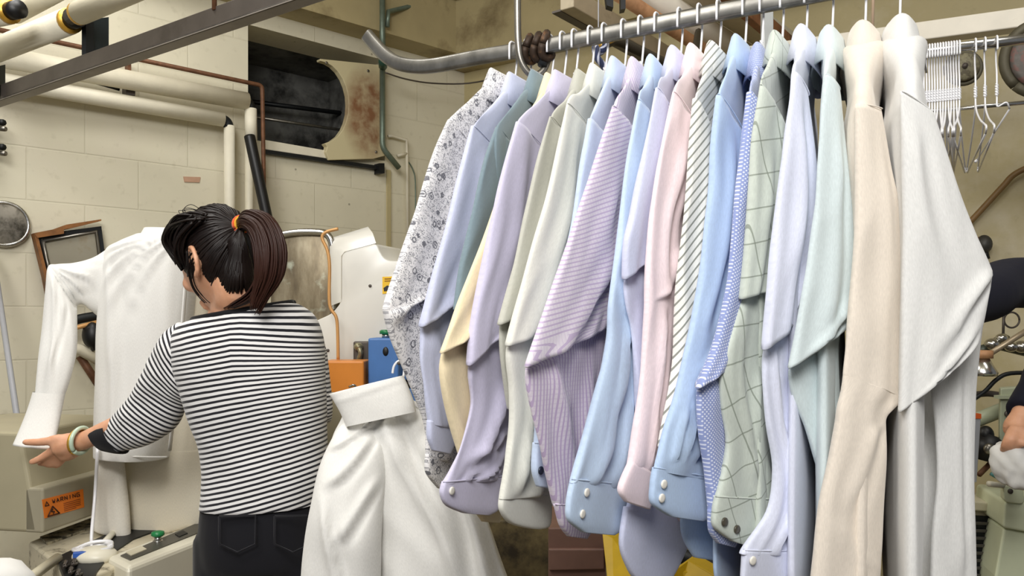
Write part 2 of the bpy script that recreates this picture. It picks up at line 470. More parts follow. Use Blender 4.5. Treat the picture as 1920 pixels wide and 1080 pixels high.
# ledge strips under the opening
mb = MB(); prism(mb, [wl(497, 262, .03), wl(612, 282, .03), wl(612, 297, .03), wl(497, 280, .03)], Vector((WN.x, WN.y, 0))*-.028)
tag(mb.build('ledge_board', PIPEW, smooth=False, bevel=.003), 'cream painted ledge board under the dark duct opening', 'ledge')
mb = MB(); prism(mb, [wl(497, 281, .035), wl(720, 312, .035), wl(720, 319, .035), wl(497, 287, .035)], Vector((WN.x, WN.y, 0))*-.03)
prism(mb, [wl(711, 306, .05), wl(721, 306, .05), wl(721, 325, .05), wl(711, 325, .05)], Vector((WN.x, WN.y, 0))*-.045)
tag(mb.build('angle_iron', BLACKM, smooth=False), 'thin dark angle iron below the cream ledge board', 'metal bar')

# ================================================================ pipes on the left wall
def pipe(name, label, pts, r, mat, cat='pipe', parts=None, k=14, round_sub=0):
    rt = thing(name, pts[0], label, cat)
    mb = MB(); tube(mb, spts(pts, round_sub) if round_sub else pts, r, k); mb.build('pipe', mat, rt)
    return rt
def bend(a, b, c, rr, n=6):
    """rounded corner at b"""
    a, b, c = Vector(a), Vector(b), Vector(c)
    p = b+(a-b).normalized()*rr; q = b+(c-b).normalized()*rr
    return [p*(1-t)**2+b*2*t*(1-t)+q*t*t for t in [i/n for i in range(n+1)]]
O = .07
r = thing('insulated_pipe', wl(420, 230, O), 'cream lagged wall pipe, lower of two, turning down at its right end', 'pipe')
a, b, c = wl(-60, 141, O), wl(430, 226, O), wl(430, 430, O)
mb = MB(); tube(mb, [a, wl(418, 224, O)], .031, 16); mb.build('horizontal_run', PIPEW, r)
mb = MB(); tube(mb, [wl(430, 236, O), wl(431, 560, O)], .023, 16); mb.build('vertical_run', PIPEW, r)
mb = MB(); tube(mb, [wl(414, 223, O)]+bend(wl(414, 223, O), wl(428, 226, O), wl(429, 242, O), .03)+[wl(430, 240, O)], .021, 14); mb.build('elbow', BLACKM, r)
O = .1
r = thing('insulated_pipe', wl(460, 190, O), 'cream lagged wall pipe, upper of two, ending at the duct opening', 'pipe')
mb = MB(); tube(mb, [wl(-60, 96, O), wl(463, 190, O)], .038, 16); mb.build('horizontal_run', PIPEC, r)
mb = MB(); tube(mb, [wl(462, 189, O)]+bend(wl(462, 189, O), wl(470, 192, O), wl(471, 203, O), .02)+[wl(471, 208, O)], .018, 12); mb.build('elbow', BLACKM, r)
r = thing('drop_pipe', wl(471, 420, .1), 'white vertical pipe dropping from the upper lagged pipe', 'pipe')
mb = MB(); tube(mb, [wl(470, 204, .1), wl(471, 262, .1)], .026, 14); mb.build('section', PIPEW, r)
mb = MB(); tube(mb, [wl(467, 262, .07), wl(468, 620, .07)], .018, 14); mb.build('section', PIPEC, r)
r = thing('black_hose', wl(508, 440, .16), 'black rubber hose slanting down from the white drop pipe', 'hose')
mb = MB(); tube(mb, spts([wl(468, 256, .11), wl(474, 285, .13), wl(486, 340, .15), wl(499, 400, .17), wl(510, 450, .19), wl(520, 500, .2)], 5), .024, 14); mb.build('hose', BLACKR, r)
r = thing('rusty_pipe', wl(493, 160, .13), 'thin rusty brown pipe running above the lagged pipes then down', 'pipe')
mb = MB(); pts = [wl(-40, 48, .13), wl(480, 158, .13)]+bend(wl(480, 158, .13), wl(491, 160, .13), wl(493, 180, .13), .02)+[wl(495, 360, .13), wl(499, 440, .13)]
tube(mb, pts, .0095, 8); mb.build('pipe', RUSTP, r)
r = thing('thin_conduit', wl(60, 135, .05), 'thin dark rod between the two lagged wall pipes', 'rod')
mb = MB(); tube(mb, [wl(-40, 92, .05), wl(224, 168, .05)], .006, 6); mb.build('rod', BLACKM, r)
r = thing('pipe_bracket', wl(242, 183, .1), 'rust flecked steel strap bracket holding the lagged pipes', 'bracket')
mb = MB(); prism(mb, [wl(229, 156, .02), wl(246, 159, .02), wl(246, 184, .02), wl(229, 182, .02)], Vector((WN.x, WN.y, 0))*.05); mb.build('strap', DSTEEL, r, smooth=False)
mb = MB(); prism(mb, [wl(234, 118, .02), wl(240, 119, .02), wl(240, 140, .02), wl(234, 140, .02)], Vector((WN.x, WN.y, 0))*.04); mb.build('stem', RUSTP, r, smooth=False)

# overhead lagged pipes coming over the woman (level zp)
zp = 2.2
def lagged(pa, pb, rad, label, mat=PIPEW, name='overhead_pipe', z=zp, ring=True, ends=(False, True)):
    a, b = H(*pa, z), H(*pb, z); rt = thing(name, a, label, 'pipe')
    mb = MB(); tube(mb, [a, b], rad, 20); mb.build('lagging', mat, rt)
    d = (b-a).normalized()
    for on, e, s in ((ends[0], a, -1), (ends[1], b, 1)):
        if not on: continue
        mb = MB(); tube(mb, [e, e+d*s*.012], rad*.98, 20); mb.build('rusty_end', GOLD, rt)
        mb = MB(); tube(mb, [e, e+d*s*.05], rad*.72, 16); mb.build('black_core', BLACKR, rt)
    return rt
lagged((-40, 108), (129, 40), .036, 'cream lagged overhead pipe ending in a rusty black open joint', ends=(False, True))
lagged((150, 24), (360, -68), .032, 'cream lagged overhead pipe continuing past the open joint beside the black plate', ends=(True, False), mat=PIPEC)
lagged((-60, 38), (14, 22), .034, 'short cream lagged overhead pipe end in the top left corner', ends=(False, True))
lagged((30, 30), (130, -25), .026, 'slim cream overhead pipe crossing the top left corner', mat=PIPEC, z=2.4, ends=(False, False))
for (x0, y0, x1, y1, d, lab) in ((168, 36, 204, 104, 2.3, 'black steel hanger plate hanging between overhead pipe and grey beam'), (-8, 125, 10, 178, 2.5, 'small blue black hanger plate at the left edge above the beam')):
    r = thing('hanger_plate', P(x0, y1, d), lab, 'metal plate')
    mb = MB(); prism(mb, [P(x0, y0, d), P(x1, y0-4, d+.05), P(x1, y1-4, d+.05), P(x0, y1, d)], (-.02, .03, 0)); mb.build('plate', M_plain('blue black steel', '#2d3538', .4, .4), r, smooth=False)
    mb = MB(); prism(mb, [P(x0, y0+6, d), P(x0+8, y0+4, d-.001), P(x0+8, y1+6, d-.001), P(x0, y1+4, d)], (-.012, -.02, 0)); mb.build('flange', BLACKM, r, smooth=False)

# dark grey angle beam crossing the top left
zb = 2.04
a, b = H(-60, 208, zb), H(640, -31, zb)
d = (b-a).normalized(); sd = Vector((d.y, -d.x, 0)).normalized()
if sd.y > 0: sd = -sd
r = thing('steel_beam', a, 'dark grey steel angle beam crossing the top left of the room', 'beam')
mb = MB(); prism(mb, [a, a+Vector((0, 0, .048)), a+Vector((0, 0, .048))-sd*.006, a-sd*.006], b-a); mb.build('web', DSTEEL, r, smooth=False, bevel=.002)
mb = MB(); prism(mb, [a, a-sd*.04, a-sd*.04+Vector((0, 0, .006)), a+Vector((0, 0, .006))], b-a); mb.build('flange', M_plain('grey steel flange', '#8a837b', .5, .2), r, smooth=False)
r = thing('beam_hanger', P(401, 12, 1.95), 'thin rusty rod holding up the dark grey beam', 'rod')
mb = MB(); pp = min((a.lerp(b, q_/400) for q_ in range(401)), key=lambda v_: abs(v_.x/v_.y*F+960-401))+Vector((0, 0, .04)); tube(mb, [pp, v3(pp, CZ)], .006, 8); mb.build('rod', RUSTP, r)

# conduit and small pipes near the corner
r = thing('wall_conduit', wl(718, 300, .09), 'green grey vertical conduit beside the rusty plate, kinked at the bottom', 'conduit')
mb = MB(); tube(mb, [wl(717, -40, .2), wl(717, 60, .2), wl(718, 110, .19), wl(717, 122, .09), wl(717, 262, .09)]+bend(wl(717, 262, .09), wl(717, 277, .09), wl(748, 315, .09), .03)+[wl(748, 315, .09)], .014, 10); mb.build('pipe', GALV, r)
mb = MB(); tube(mb, [wl(718, 112, .19), wl(718, 124, .1)], .022, 10); mb.build('coupling', M_plain('dark green fitting', '#33584a', .5, .3), r)
r = thing('ceiling_conduit', wb(760, 36, .3), 'thin dark conduit climbing along the beam above the rail end', 'conduit')
mb = MB(); tube(mb, [wl(726, 50, .2), wl(728, 22, .2), wb(820, 0, .26), wb(930, -28, .26)], .012, 8); mb.build('pipe', GALV, r)
r = thing('wire_conduit', wl(760, 330, .03), 'slim painted conduit looping below the kinked conduit on cream wall', 'conduit')
mb = MB(); tube(mb, [wl(728, 255, .03), wl(735, 255, .03), wl(762, 262, .03), wl(763, 290, .03), wl(765, 480, .03)], .008, 8)
tube(mb, [wl(745, 292, .03), wl(763, 288, .03)], .008, 8); mb.build('pipe', PIPEC, r)
mb = MB(); tube(mb, spts([wl(763, 300, .02), wl(774, 318, .02), wl(779, 350, .02), wl(778, 470, .02)], 5), .004, 6); mb.build('cable', GALV, r)
r = thing('slack_cable', wl(800, 150, .2), 'thin slack cable sagging across the wall below the rail end', 'cable')
mb = MB(); tube(mb, spts([wl(722, 136, .2), wl(760, 148, .2), wl(810, 156, .2), wb(880, 156, .26), wb(960, 140, .26)], 5), .004, 6); mb.build('cable', DSTEEL, r)
r = thing('panel_seam', wl(728, 470, .02), 'narrow cream cover strip running down the wall near the corner', 'strip')
mb = MB(); prism(mb, [wl(726, 318, .012), wl(733, 319, .012), wl(733, 560, .012), wl(726, 560, .012)], Vector((WN.x, WN.y, 0))*-.01); mb.build('strip', W_BACK, r, smooth=False)

# things on the left wall
r = thing('wall_porthole', wl(8, 455, .03), 'round steel rimmed porthole set in the wall at the left edge', 'porthole')
c = wl(8, 420, .02); nn = (WN.x, WN.y, 0)
mb = MB(); disc(mb, c, nn, .078, .006, 32); mb.build('disc', M_plain('tarnished steel disc', '#9c968a', .3, .7, var=.35, scale=9, dark='#4a453b', thr=(.45, .6), dscale=13), r)
mb = MB(); a3 = Vector(nn).orthogonal().normalized(); b3 = Vector(nn).cross(a3)
tube(mb, [c+(a3*math.cos(t)+b3*math.sin(t))*.078 for t in [i/32*6.2832 for i in range(33)]], .008, 8); mb.build('rim', STEEL, r)
r = thing('wall_mirror', wl(130, 520, .05), 'tilted square panel with broken brown timber edge behind the white sleeve', 'wall panel')
mb = MB(); prism(mb, [wl(68, 440, .05), wl(190, 424, .05), wl(205, 540, .05), wl(95, 560, .05)], Vector((WN.x, WN.y, 0))*-.03); mb.build('backing', BLACKM, r, smooth=False)
mb = MB(); prism(mb, [wl(78, 448, .054), wl(182, 432, .054), wl(196, 535, .054), wl(102, 550, .054)], Vector((WN.x, WN.y, 0))*-.01)
mb.build('pane', M_plain('stained grey pane', '#a9a391', .25, .25, var=.12, scale=5, dark='#8d6f3a', thr=(.5, .7), dscale=4), r, smooth=False)
mb = MB(); prism(mb, [wl(64, 437, .075), wl(100, 430, .075), wl(125, 421, .075), wl(190, 411, .075), wl(190, 414, .075), wl(133, 428, .075), wl(120, 430, .075), wl(120, 438, .075), wl(70, 446, .075)], Vector((WN.x, WN.y, 0))*-.05); mb.build('frame_rail', WOOD, r, smooth=False)
mb = MB(); prism(mb, [wl(64, 438, .07), wl(72, 446, .07), wl(96, 540, .07), wl(92, 562, .07), wl(84, 520, .07)], Vector((WN.x, WN.y, 0))*-.05); mb.build('frame_rail', WOOD, r, smooth=False)
mb = MB(); tube(mb, [wl(80, 452, .06), wl(180, 434, .06), wl(194, 533, .06)], .008, 4); tube(mb, [wl(80, 452, .06), wl(102, 548, .06)], .008, 4); mb.build('frame', STEELD, r)
for (x, y, lab) in ((0, 236, 'black and chrome valve fitting at the left edge of the wall, upper one'), (0, 282, 'small dark tap fitting at the left edge of the wall, lower one')):
    r = thing('wall_fitting', wl(x, y+8, .1), lab, 'fitting')
    mb = MB(); tube(mb, [wl(x-16, y-8, .02), wl(x+6, y-6, .1)], .012, 8); mb.build('stem', BLACKM, r)
    mb = MB(); tube(mb, [wl(x-12, y+4, .05), wl(x+10, y+6, .1)], .009, 8); mb.build('spout', STEELD, r)
r = thing('slanting_pipe', P(33, 790, 2.35), 'slim grey pipe leaning against the wall at the left edge', 'pipe')
mb = MB(); tube(mb, [wl(-14, 470, .1), P(33, 790, 2.42), P(52, 930, 2.38)], .009, 10); mb.build('pipe', GREYPL, r)
r = thing('exposed_brick', wl(360, 342, 0), 'small reddish patch of bare brick showing through the cream paint', 'brick')
mb = MB(); prism(mb, [wl(344, 331, .004), wl(376, 332, .004), wl(374, 342, .004), wl(346, 341, .004)], Vector((WN.x, WN.y, 0))*-.02); mb.build('brick', M_plain('bare brick', '#c39c82', .8), r, smooth=False)
# clutter seen under the lifted sleeve
r = thing('valve_manifold', wl(165, 690, .1), 'dark pipe valves and bracket on the wall seen under the lifted white sleeve', 'valve')
mb = MB(); tube(mb, spts([wl(120, 608, .1), wl(150, 598, .1), wl(185, 592, .1)], 4), .018, 8); mb.build('pipe', BLACKM, r)
mb = MB(); tube(mb, [wl(120, 620, .12), wl(200, 600, .12)], .009, 8); mb.build('copper_pipe', COPPER, r)
mb = MB(); ellipsoid(mb, wl(172, 628, .12), Matrix.Identity(3), (.035, .03, .05)); tube(mb, [wl(165, 612, .12), wl(182, 655, .12)], .02, 8); mb.build('valve_body', BLACKR, r)
mb = MB(); tube(mb, [wl(120, 650, .1), wl(150, 655, .1), wl(195, 680, .1)], .022, 8); mb.build('lever', PIPEC, r)
mb = MB(); tube(mb, [wl(150, 668, .06), wl(190, 730, .06)], .015, 8); mb.build('drain_pipe', RUSTP, r)
# ================================================================ clothes rail with the pressed shirts
R0 = Vector((.0175, 1.27)); RD = Vector((1.707, -1)); RZ = EYE+.4276
def rail_at(px):
    u = (px-960)/F; s = (u*R0.y-R0.x)/(RD.x+u); return R0+RD*s
rdu = RD.normalized(); rpn = Vector((-rdu.y, rdu.x))          # away from the camera
if rpn.y < 0: rpn = -rpn
RZA, RZB = RZ, RZ
r = thing('clothes_rail', v3(R0, RZ), 'steel clothes rail with upturned end carrying the row of pressed shirts', 'rail')
mb = MB()
path = []
for px, py in ((688, 66), (705, 86), (725, 106), (748, 119), (780, 124.5), (820, 122)):
    a = rail_at(px); path.append(Vector((a.x, a.y, EYE+(HZ-py)/F*a.y)))
path = spts(path+[v3(rail_at(905), EYE+(HZ-106)/F*rail_at(905).y), v3(rail_at(1010), RZ)], 6)+[v3(R0+RD*s, RZ) for s in (.1, .2, .3, .45, .6)]
pts = path; fr = []
vs = []; fs = []; k = 14
for i, p in enumerate(pts):
    t = (pts[min(i+1, len(pts)-1)]-pts[max(i-1, 0)]).normalized()
    side = Vector((rpn.x, rpn.y, 0)); up = side.cross(t); up = up if up.z > 0 else -up
    for j in range(k):
        a = 2*math.pi*j/k
        vs.append(p+side*spow(math.cos(a), .55)*.0075+up*spow(math.sin(a), .55)*.0122)
for i in range(len(pts)-1):
    for j in range(k): fs.append((i*k+j, i*k+(j+1) % k, (i+1)*k+(j+1) % k, (i+1)*k+j))
fs.append(tuple(range(k))); fs.append(tuple((len(pts)-1)*k+j for j in range(k)))
mb.add(vs, fs)
m = NT('rail steel'); v = m.coord(); f = m.noise(v, 30, 6)
m.base(m.ramp(f, [(.3, rgb('#72706b')), (.7, rgb('#9a9892'))])); m.setp(.32, .8); mb.build('bar', m.m, r, angle=1.0)
# rail support hook and the clamp by it
rh = rail_at(984); hy = v3(rh, RZ); nv = Vector((-rpn.x, -rpn.y, 0)); rv = Vector((rdu.x, rdu.y, 0))
r = thing('rail_hook', hy, 'long steel hook hanging from above and cupping the clothes rail near its end', 'hook')
mb = MB()
q = hy+nv*.02
tube(mb, spts([q+Vector((0, 0, .6))-rv*.006, q+Vector((0, 0, .3))-rv*.004, q+Vector((0, 0, .08))-rv*.002, q+Vector((0, 0, .0)), q+rv*.006+Vector((0, 0, -.03))-nv*.005, q+rv*.018-nv*.015+Vector((0, 0, -.044)), q+rv*.03-nv*.025+Vector((0, 0, -.036)), q+rv*.036-nv*.035+Vector((0, 0, -.012))], 6), .0055, 10)
mb.build('hook', STEELD, r)
mb = MB(); tube(mb, [q+rv*.031-nv*.02+Vector((0, 0, -.03)), q+rv*.036-nv*.03+Vector((0, 0, .01))], .0075, 8); mb.build('hook_tip', BLACKM, r)
c = v3(rail_at(1010), RZ)
r = thing('rail_clamp', c, 'dark rusted clamp collar wrapped round the clothes rail beside the hook', 'clamp')
mb = MB()
for s in (-.016, .0, .014):
    ring = [c+rv*(s+.004*math.sin(t*2))+nv*math.cos(t)*.0125+Vector((0, 0, math.sin(t)*.019)) for t in [i/20*6.2832 for i in range(21)]]
    tube(mb, ring, .0065, 8)
mb.build('collar', M_plain('dark rusted iron', '#3b2c20', .6, .4, var=.35, scale=60, dark='#7a5534', thr=(.55, .7), dscale=60), r)
c2 = P(1122, 92, 1.36)
r = thing('cord_knot', c2, 'navy blue and white cord knot hanging behind the rail above shirts', 'cord')
mb = MB(); tube(mb, spts([c2+Vector(p) for p in ((-.008, 0, .016), (.006, -.006, .02), (.012, 0, .006), (.002, .006, -.004), (-.006, -.004, .002), (-.003, -.006, -.016), (.008, 0, -.028), (.014, .004, -.038), (.010, .004, -.024))], 5), .0062, 8)
mb.build('knot', M_cloth('navy cord', '#2b3350', 'stripe', p=.012, w=.3, c2='#b9bccb', ang=.7), r)
mb = MB(); tube(mb, [c2+Vector((.0, 0, .018)), Vector((c2.x, c2.y, CZ))], .0012, 5); mb.build('string', WHITEW, r)
r = thing('twisted_bracket', P(1150, 70, 1.75), 'dark iron bracket with brassy rod behind the rail', 'bracket')
mb = MB(); tube(mb, spts([P(1130, 84, 1.7), P(1148, 76, 1.72), P(1168, 80, 1.74), P(1200, 96, 1.78), P(1260, 120, 1.9), P(1300, 100, 2.3), P(1310, 60, 2.5)], 5), .012, 8); mb.build('iron_arm', M_plain('dark iron', '#3e372a', .6, .3), r)
mb = MB(); tube(mb, [P(1126, 86, 1.69), P(1160, 70, 1.72)], .006, 8); mb.build('brass_rod', GOLD, r)

def S(mat): return mat
def plane_d(S0, m, px, lo, hi):
    u = (px-960)/F; den = m.x-u*m.y
    if abs(den) < 1e-4: return S0.y
    t = (u*S0.y-S0.x)/den
    return max(lo, min(hi, S0.y+m.y*t))
SHADE = {}
def button(parent, p, nrm, mat, r=.0048):
    mb = MB(); disc(mb, p, nrm, r, .0018, 16, .0002); return mb.build('button', mat, parent)
BTN_W = M_plain('pearl button', '#eeeae0', .25, var=.03); BTN_D = M_plain('dark horn button', '#4a463c', .3, var=.3, scale=200); BTN_N = M_plain('navy button', '#1d2536', .3)

ALLR = []
def shirt(i, label, hlabel, cloth, collar, shoulder, up, fore, cuff, phi, btn=(), bmat=None, zh=None, spacing=.027, th=.013, fold=True, extra=None, inner=None, back=.02, thetadd=0, far=None, amp=.0036, eb=1.0, push0=0, folds=(), fcloth=None, yoke=1.0):
    R = rail_at(collar[0]); ztop = EYE+(HZ-collar[1])/F*R.y
    # body direction: from the hanger centre to the near shoulder
    best = None
    for k in range(0, 90):
        th_ = math.radians(5+.5*k); n = Vector((-math.sin(th_), -math.cos(th_)))
        q = R+n*.195; e = abs((q.x/q.y)*F+960-shoulder[0])
        if best is None or e < best[0]: best = (e, n, q, th_)
    _, n, Sh, th_ = best
    zS = EYE+(HZ-shoulder[1])/F*Sh.y
    if zh is None: zh = 1.11 if i < 13 else 1.02
    root = thing('dress_shirt', v3(R, ztop-.8), label, 'shirt', 'pressed shirts on the rail')
    thick = Vector((-n.y, n.x)); thick = thick if thick.x > 0 else -thick    # across the shirt, along the rail
    N3 = v3(-thick, 0); n3 = v3(n, 0)
    # ---- body
    mb = MB(); rings = []
    zc = ztop-.035
    for k_, (t, z, w) in enumerate(((.07, zc+.008, .9), (.095, zc-.004, .85), (.135, zc-.006-(zc-zS)*.36, .65), (.17, zS+.018, .5), (.192, zS-.004, .55), (.196, zS-.05, .8), (.196, zS-.15, 1.0), (.2, zS-.3, 1.1), (.21, zh+.09, 1.1), (.2, zh+.03, 1.0), (.12, zh-.02, .9), (.03, zh-.03, .6))):
        c = v3(R, z); rings.append((c+n3*t, c-n3*t, spacing*w*.8*(yoke if k_ < 6 else 1)))
    loft(mb, rings, N3, K=30, sub=4, amp=.003, fx=14, fy=4, seed=i, ex=.9, cap1=True)
    mb.build('body', cloth if not inner else inner, root)
    # ---- collar
    mb = MB(); na = 26; vs = []; fs = []; uv = []
    ea, eb_ = .07, max(.011, spacing*.42)
    for j in range(na+1):
        a = math.radians(-158+316*j/na)      # opening faces along the rail to the right
        # a=0 is the back of the neck (towards the rail's left end)
        ca, sa = math.cos(a), math.sin(a)
        base = v3(R, ztop)-v3(thick, 0)*ca*eb_+n3*sa*ea
        out = (-v3(thick, 0)*ca*.6+n3*sa).normalized()
        front = smooth((abs(a)-1.2)/1.4)
        drop = .05+.014*front; top = -.006*front
        for rr, dz in ((-.003, -.04), (-.003, top-.004), (0, top), (.0035, top-.003), (.007, -drop*.5), (.0125, -drop), (.0105, -drop), (.004, -drop*.5), (.0008, -.012)):
            fl = 1+1.3*max(0, sa)**2 if rr > .005 else 1
            vs.append(base+out*rr*fl+Vector((0, 0, dz))); uv.append((a*.07, dz+rr))
    kk = 9
    for j in range(na):
        for q in range(kk): fs.append((j*kk+q, j*kk+(q+1) % kk, (j+1)*kk+(q+1) % kk, (j+1)*kk+q))
    fs.append(tuple(range(kk))); fs.append(tuple(na*kk+q for q in range(kk)))
    mb.add(vs, fs, uv); mb.build('collar', cloth, root)
    # ---- near sleeve
    m = Vector((-math.sin(phi), -math.cos(phi))) if not isinstance(phi, Vector) else phi
    Nm = Vector((-m.y, m.x)); Nm = Nm if Nm.y < 0 else -Nm; N = v3(Nm, 0)
    def pt(px, py, push=0): 
        d = plane_d(Sh, m, px, Sh.y-.28, Sh.y+.14)+push+push0; return P(px, py, d)
    def ring(q, thk, push=0): return (pt(q[0], q[1], push), pt(q[2], q[3], push), thk)
    u_r = [ring(q, th*(.7+.5*min(1, j/2))) for j, q in enumerate(up)]
    mb = MB()
    if fold:
        # the sleeve folds under itself at the elbow
        l = up[-1]
        lip = ring((l[0]+1, l[1]+2, l[2]-1, l[3]+2), th*.35)
        back0 = ring((l[0]+3, l[1]-8, l[2]-3, l[3]-6), th*.5, back)
        rings = u_r+[lip, back0]+[ring(q, th, back*.9) for q in fore]
        br = (len(u_r)-1, len(u_r))
    else:
        rings = u_r+[ring(q, th*1.2) for q in fore]; br = ()
    if cuff: c0, c1 = cuff[0], cuff[1]; rings.append(ring([lerp(c0[z_], c1[z_], .18) for z_ in range(4)], th*.8, back*.9 if fold else 0))
    loft(mb, rings, N, K=44, sub=7, ez=.6, axis_uv=True, m2=1 if fcloth else None, folds=folds, breaks=br, amp=amp, fx=26, fy=6, seed=i+.5, cap0=True, edge=eb)
    sl = mb.build('sleeve', [cloth, fcloth] if fcloth else cloth, root)
    # armhole seam: a narrow welt along the first ring
    mb = MB(); L, Rr, _ = u_r[0]; hh = (Rr-L)
    c = (L+Rr)/2; ex_ = hh/2
    seam = [c+ex_*math.cos(t)+N*(spow(math.sin(t), .6)*th*.36+.0006) for t in [math.pi*q/14 for q in range(15)]]
    tube(mb, seam, .0007, 6); mb.build('armhole_seam', cloth, root)
    # ---- cuff
    if cuff:
        mb = MB(); push = back*.9 if fold else 0
        rr = [ring(q, th*(.95 if j < len(cuff)-1 else .7), push) for j, q in enumerate(cuff)]
        loft(mb, rr, N, K=40, sub=6, ez=.42, amp=.0006, fx=20, fy=8, seed=i+.9, cap1=True, cap0=True, ex=.7)
        cu = mb.build('cuff', fcloth or cloth, root)
        for (bx, by) in btn:
            p = pt(bx, by, push)+N*th*.46
            # follow the cuff surface
            button(cu, p+N*.0005, N, bmat or BTN_W)
        if btn or i in (3, 6, 8):   # stitched edge of the cuff
            L, Rr, _ = rr[0]; c = (L+Rr)/2; ex_ = (Rr-L)/2*1.005
            mb = MB(); tube(mb, [c+ex_*math.cos(t)+N*(spow(math.sin(t), .42)*th*.48) for t in [math.pi*q/16 for q in range(17)]], .0011, 5); mb.build('cuff_seam', cloth, cu)
    if far:
        mb = MB(); push = far[1]
        rr = [ring(q, th, push) for q in far[0]]
        loft(mb, rr, N, K=24, sub=5, amp=.003, fx=20, fy=6, seed=i+.3, cap1=True)
        mb.build('sleeve', cloth, root)
    # ---- wire hanger (a thing of its own)
    hr = thing('wire_hanger', v3(R, RZ-.3), hlabel, 'hanger', 'wire hangers on the rail')
    mb = MB(); c = v3(R, 0); w = -nv if False else Vector((rpn.x, rpn.y, 0))
    zr = RZ+.0142
    hook = [c-w*.0115+Vector((0, 0, zr-.028)), c-w*.0115+Vector((0, 0, zr-.006)), c-w*.007+Vector((0, 0, zr+.0005)), c+Vector((0, 0, zr+.002)), c+w*.007+Vector((0, 0, zr)), c+w*.0115+Vector((0, 0, zr-.006)), c+w*.0115+Vector((0, 0, zr-.03)), c+w*.004+Vector((0, 0, RZ-.05)), c+Vector((0, 0, ztop-.01)), c+Vector((0, 0, ztop-.05))]
    tube(mb, spts(hook, 4), .0017, 6)
    mb.build('hook', WHITEW, hr)
    mb = MB()
    z1, z0 = RZ-.05, ztop-.03
    for ph in (0, math.pi):
        tube(mb, [c+Vector((math.cos(ph+q*.9)*.0016, math.sin(ph+q*.9)*.0018, lerp(z1, z0, q/24))) for q in range(25)], .0016, 5)
    mb.build('twisted_neck', WHITEW, hr)
    mb = MB()
    tube(mb, [v3(R, ztop-.045), v3(R+n*.17, zS-.006), v3(R+n*.175, zS-.015), v3(R-n*.175, zS-.015), v3(R-n*.17, zS-.006), v3(R, ztop-.045)], .0014, 6)
    mb.build('shoulder_wire', WHITEW, hr)
    ALLR.append((root, n, Sh))
    return root

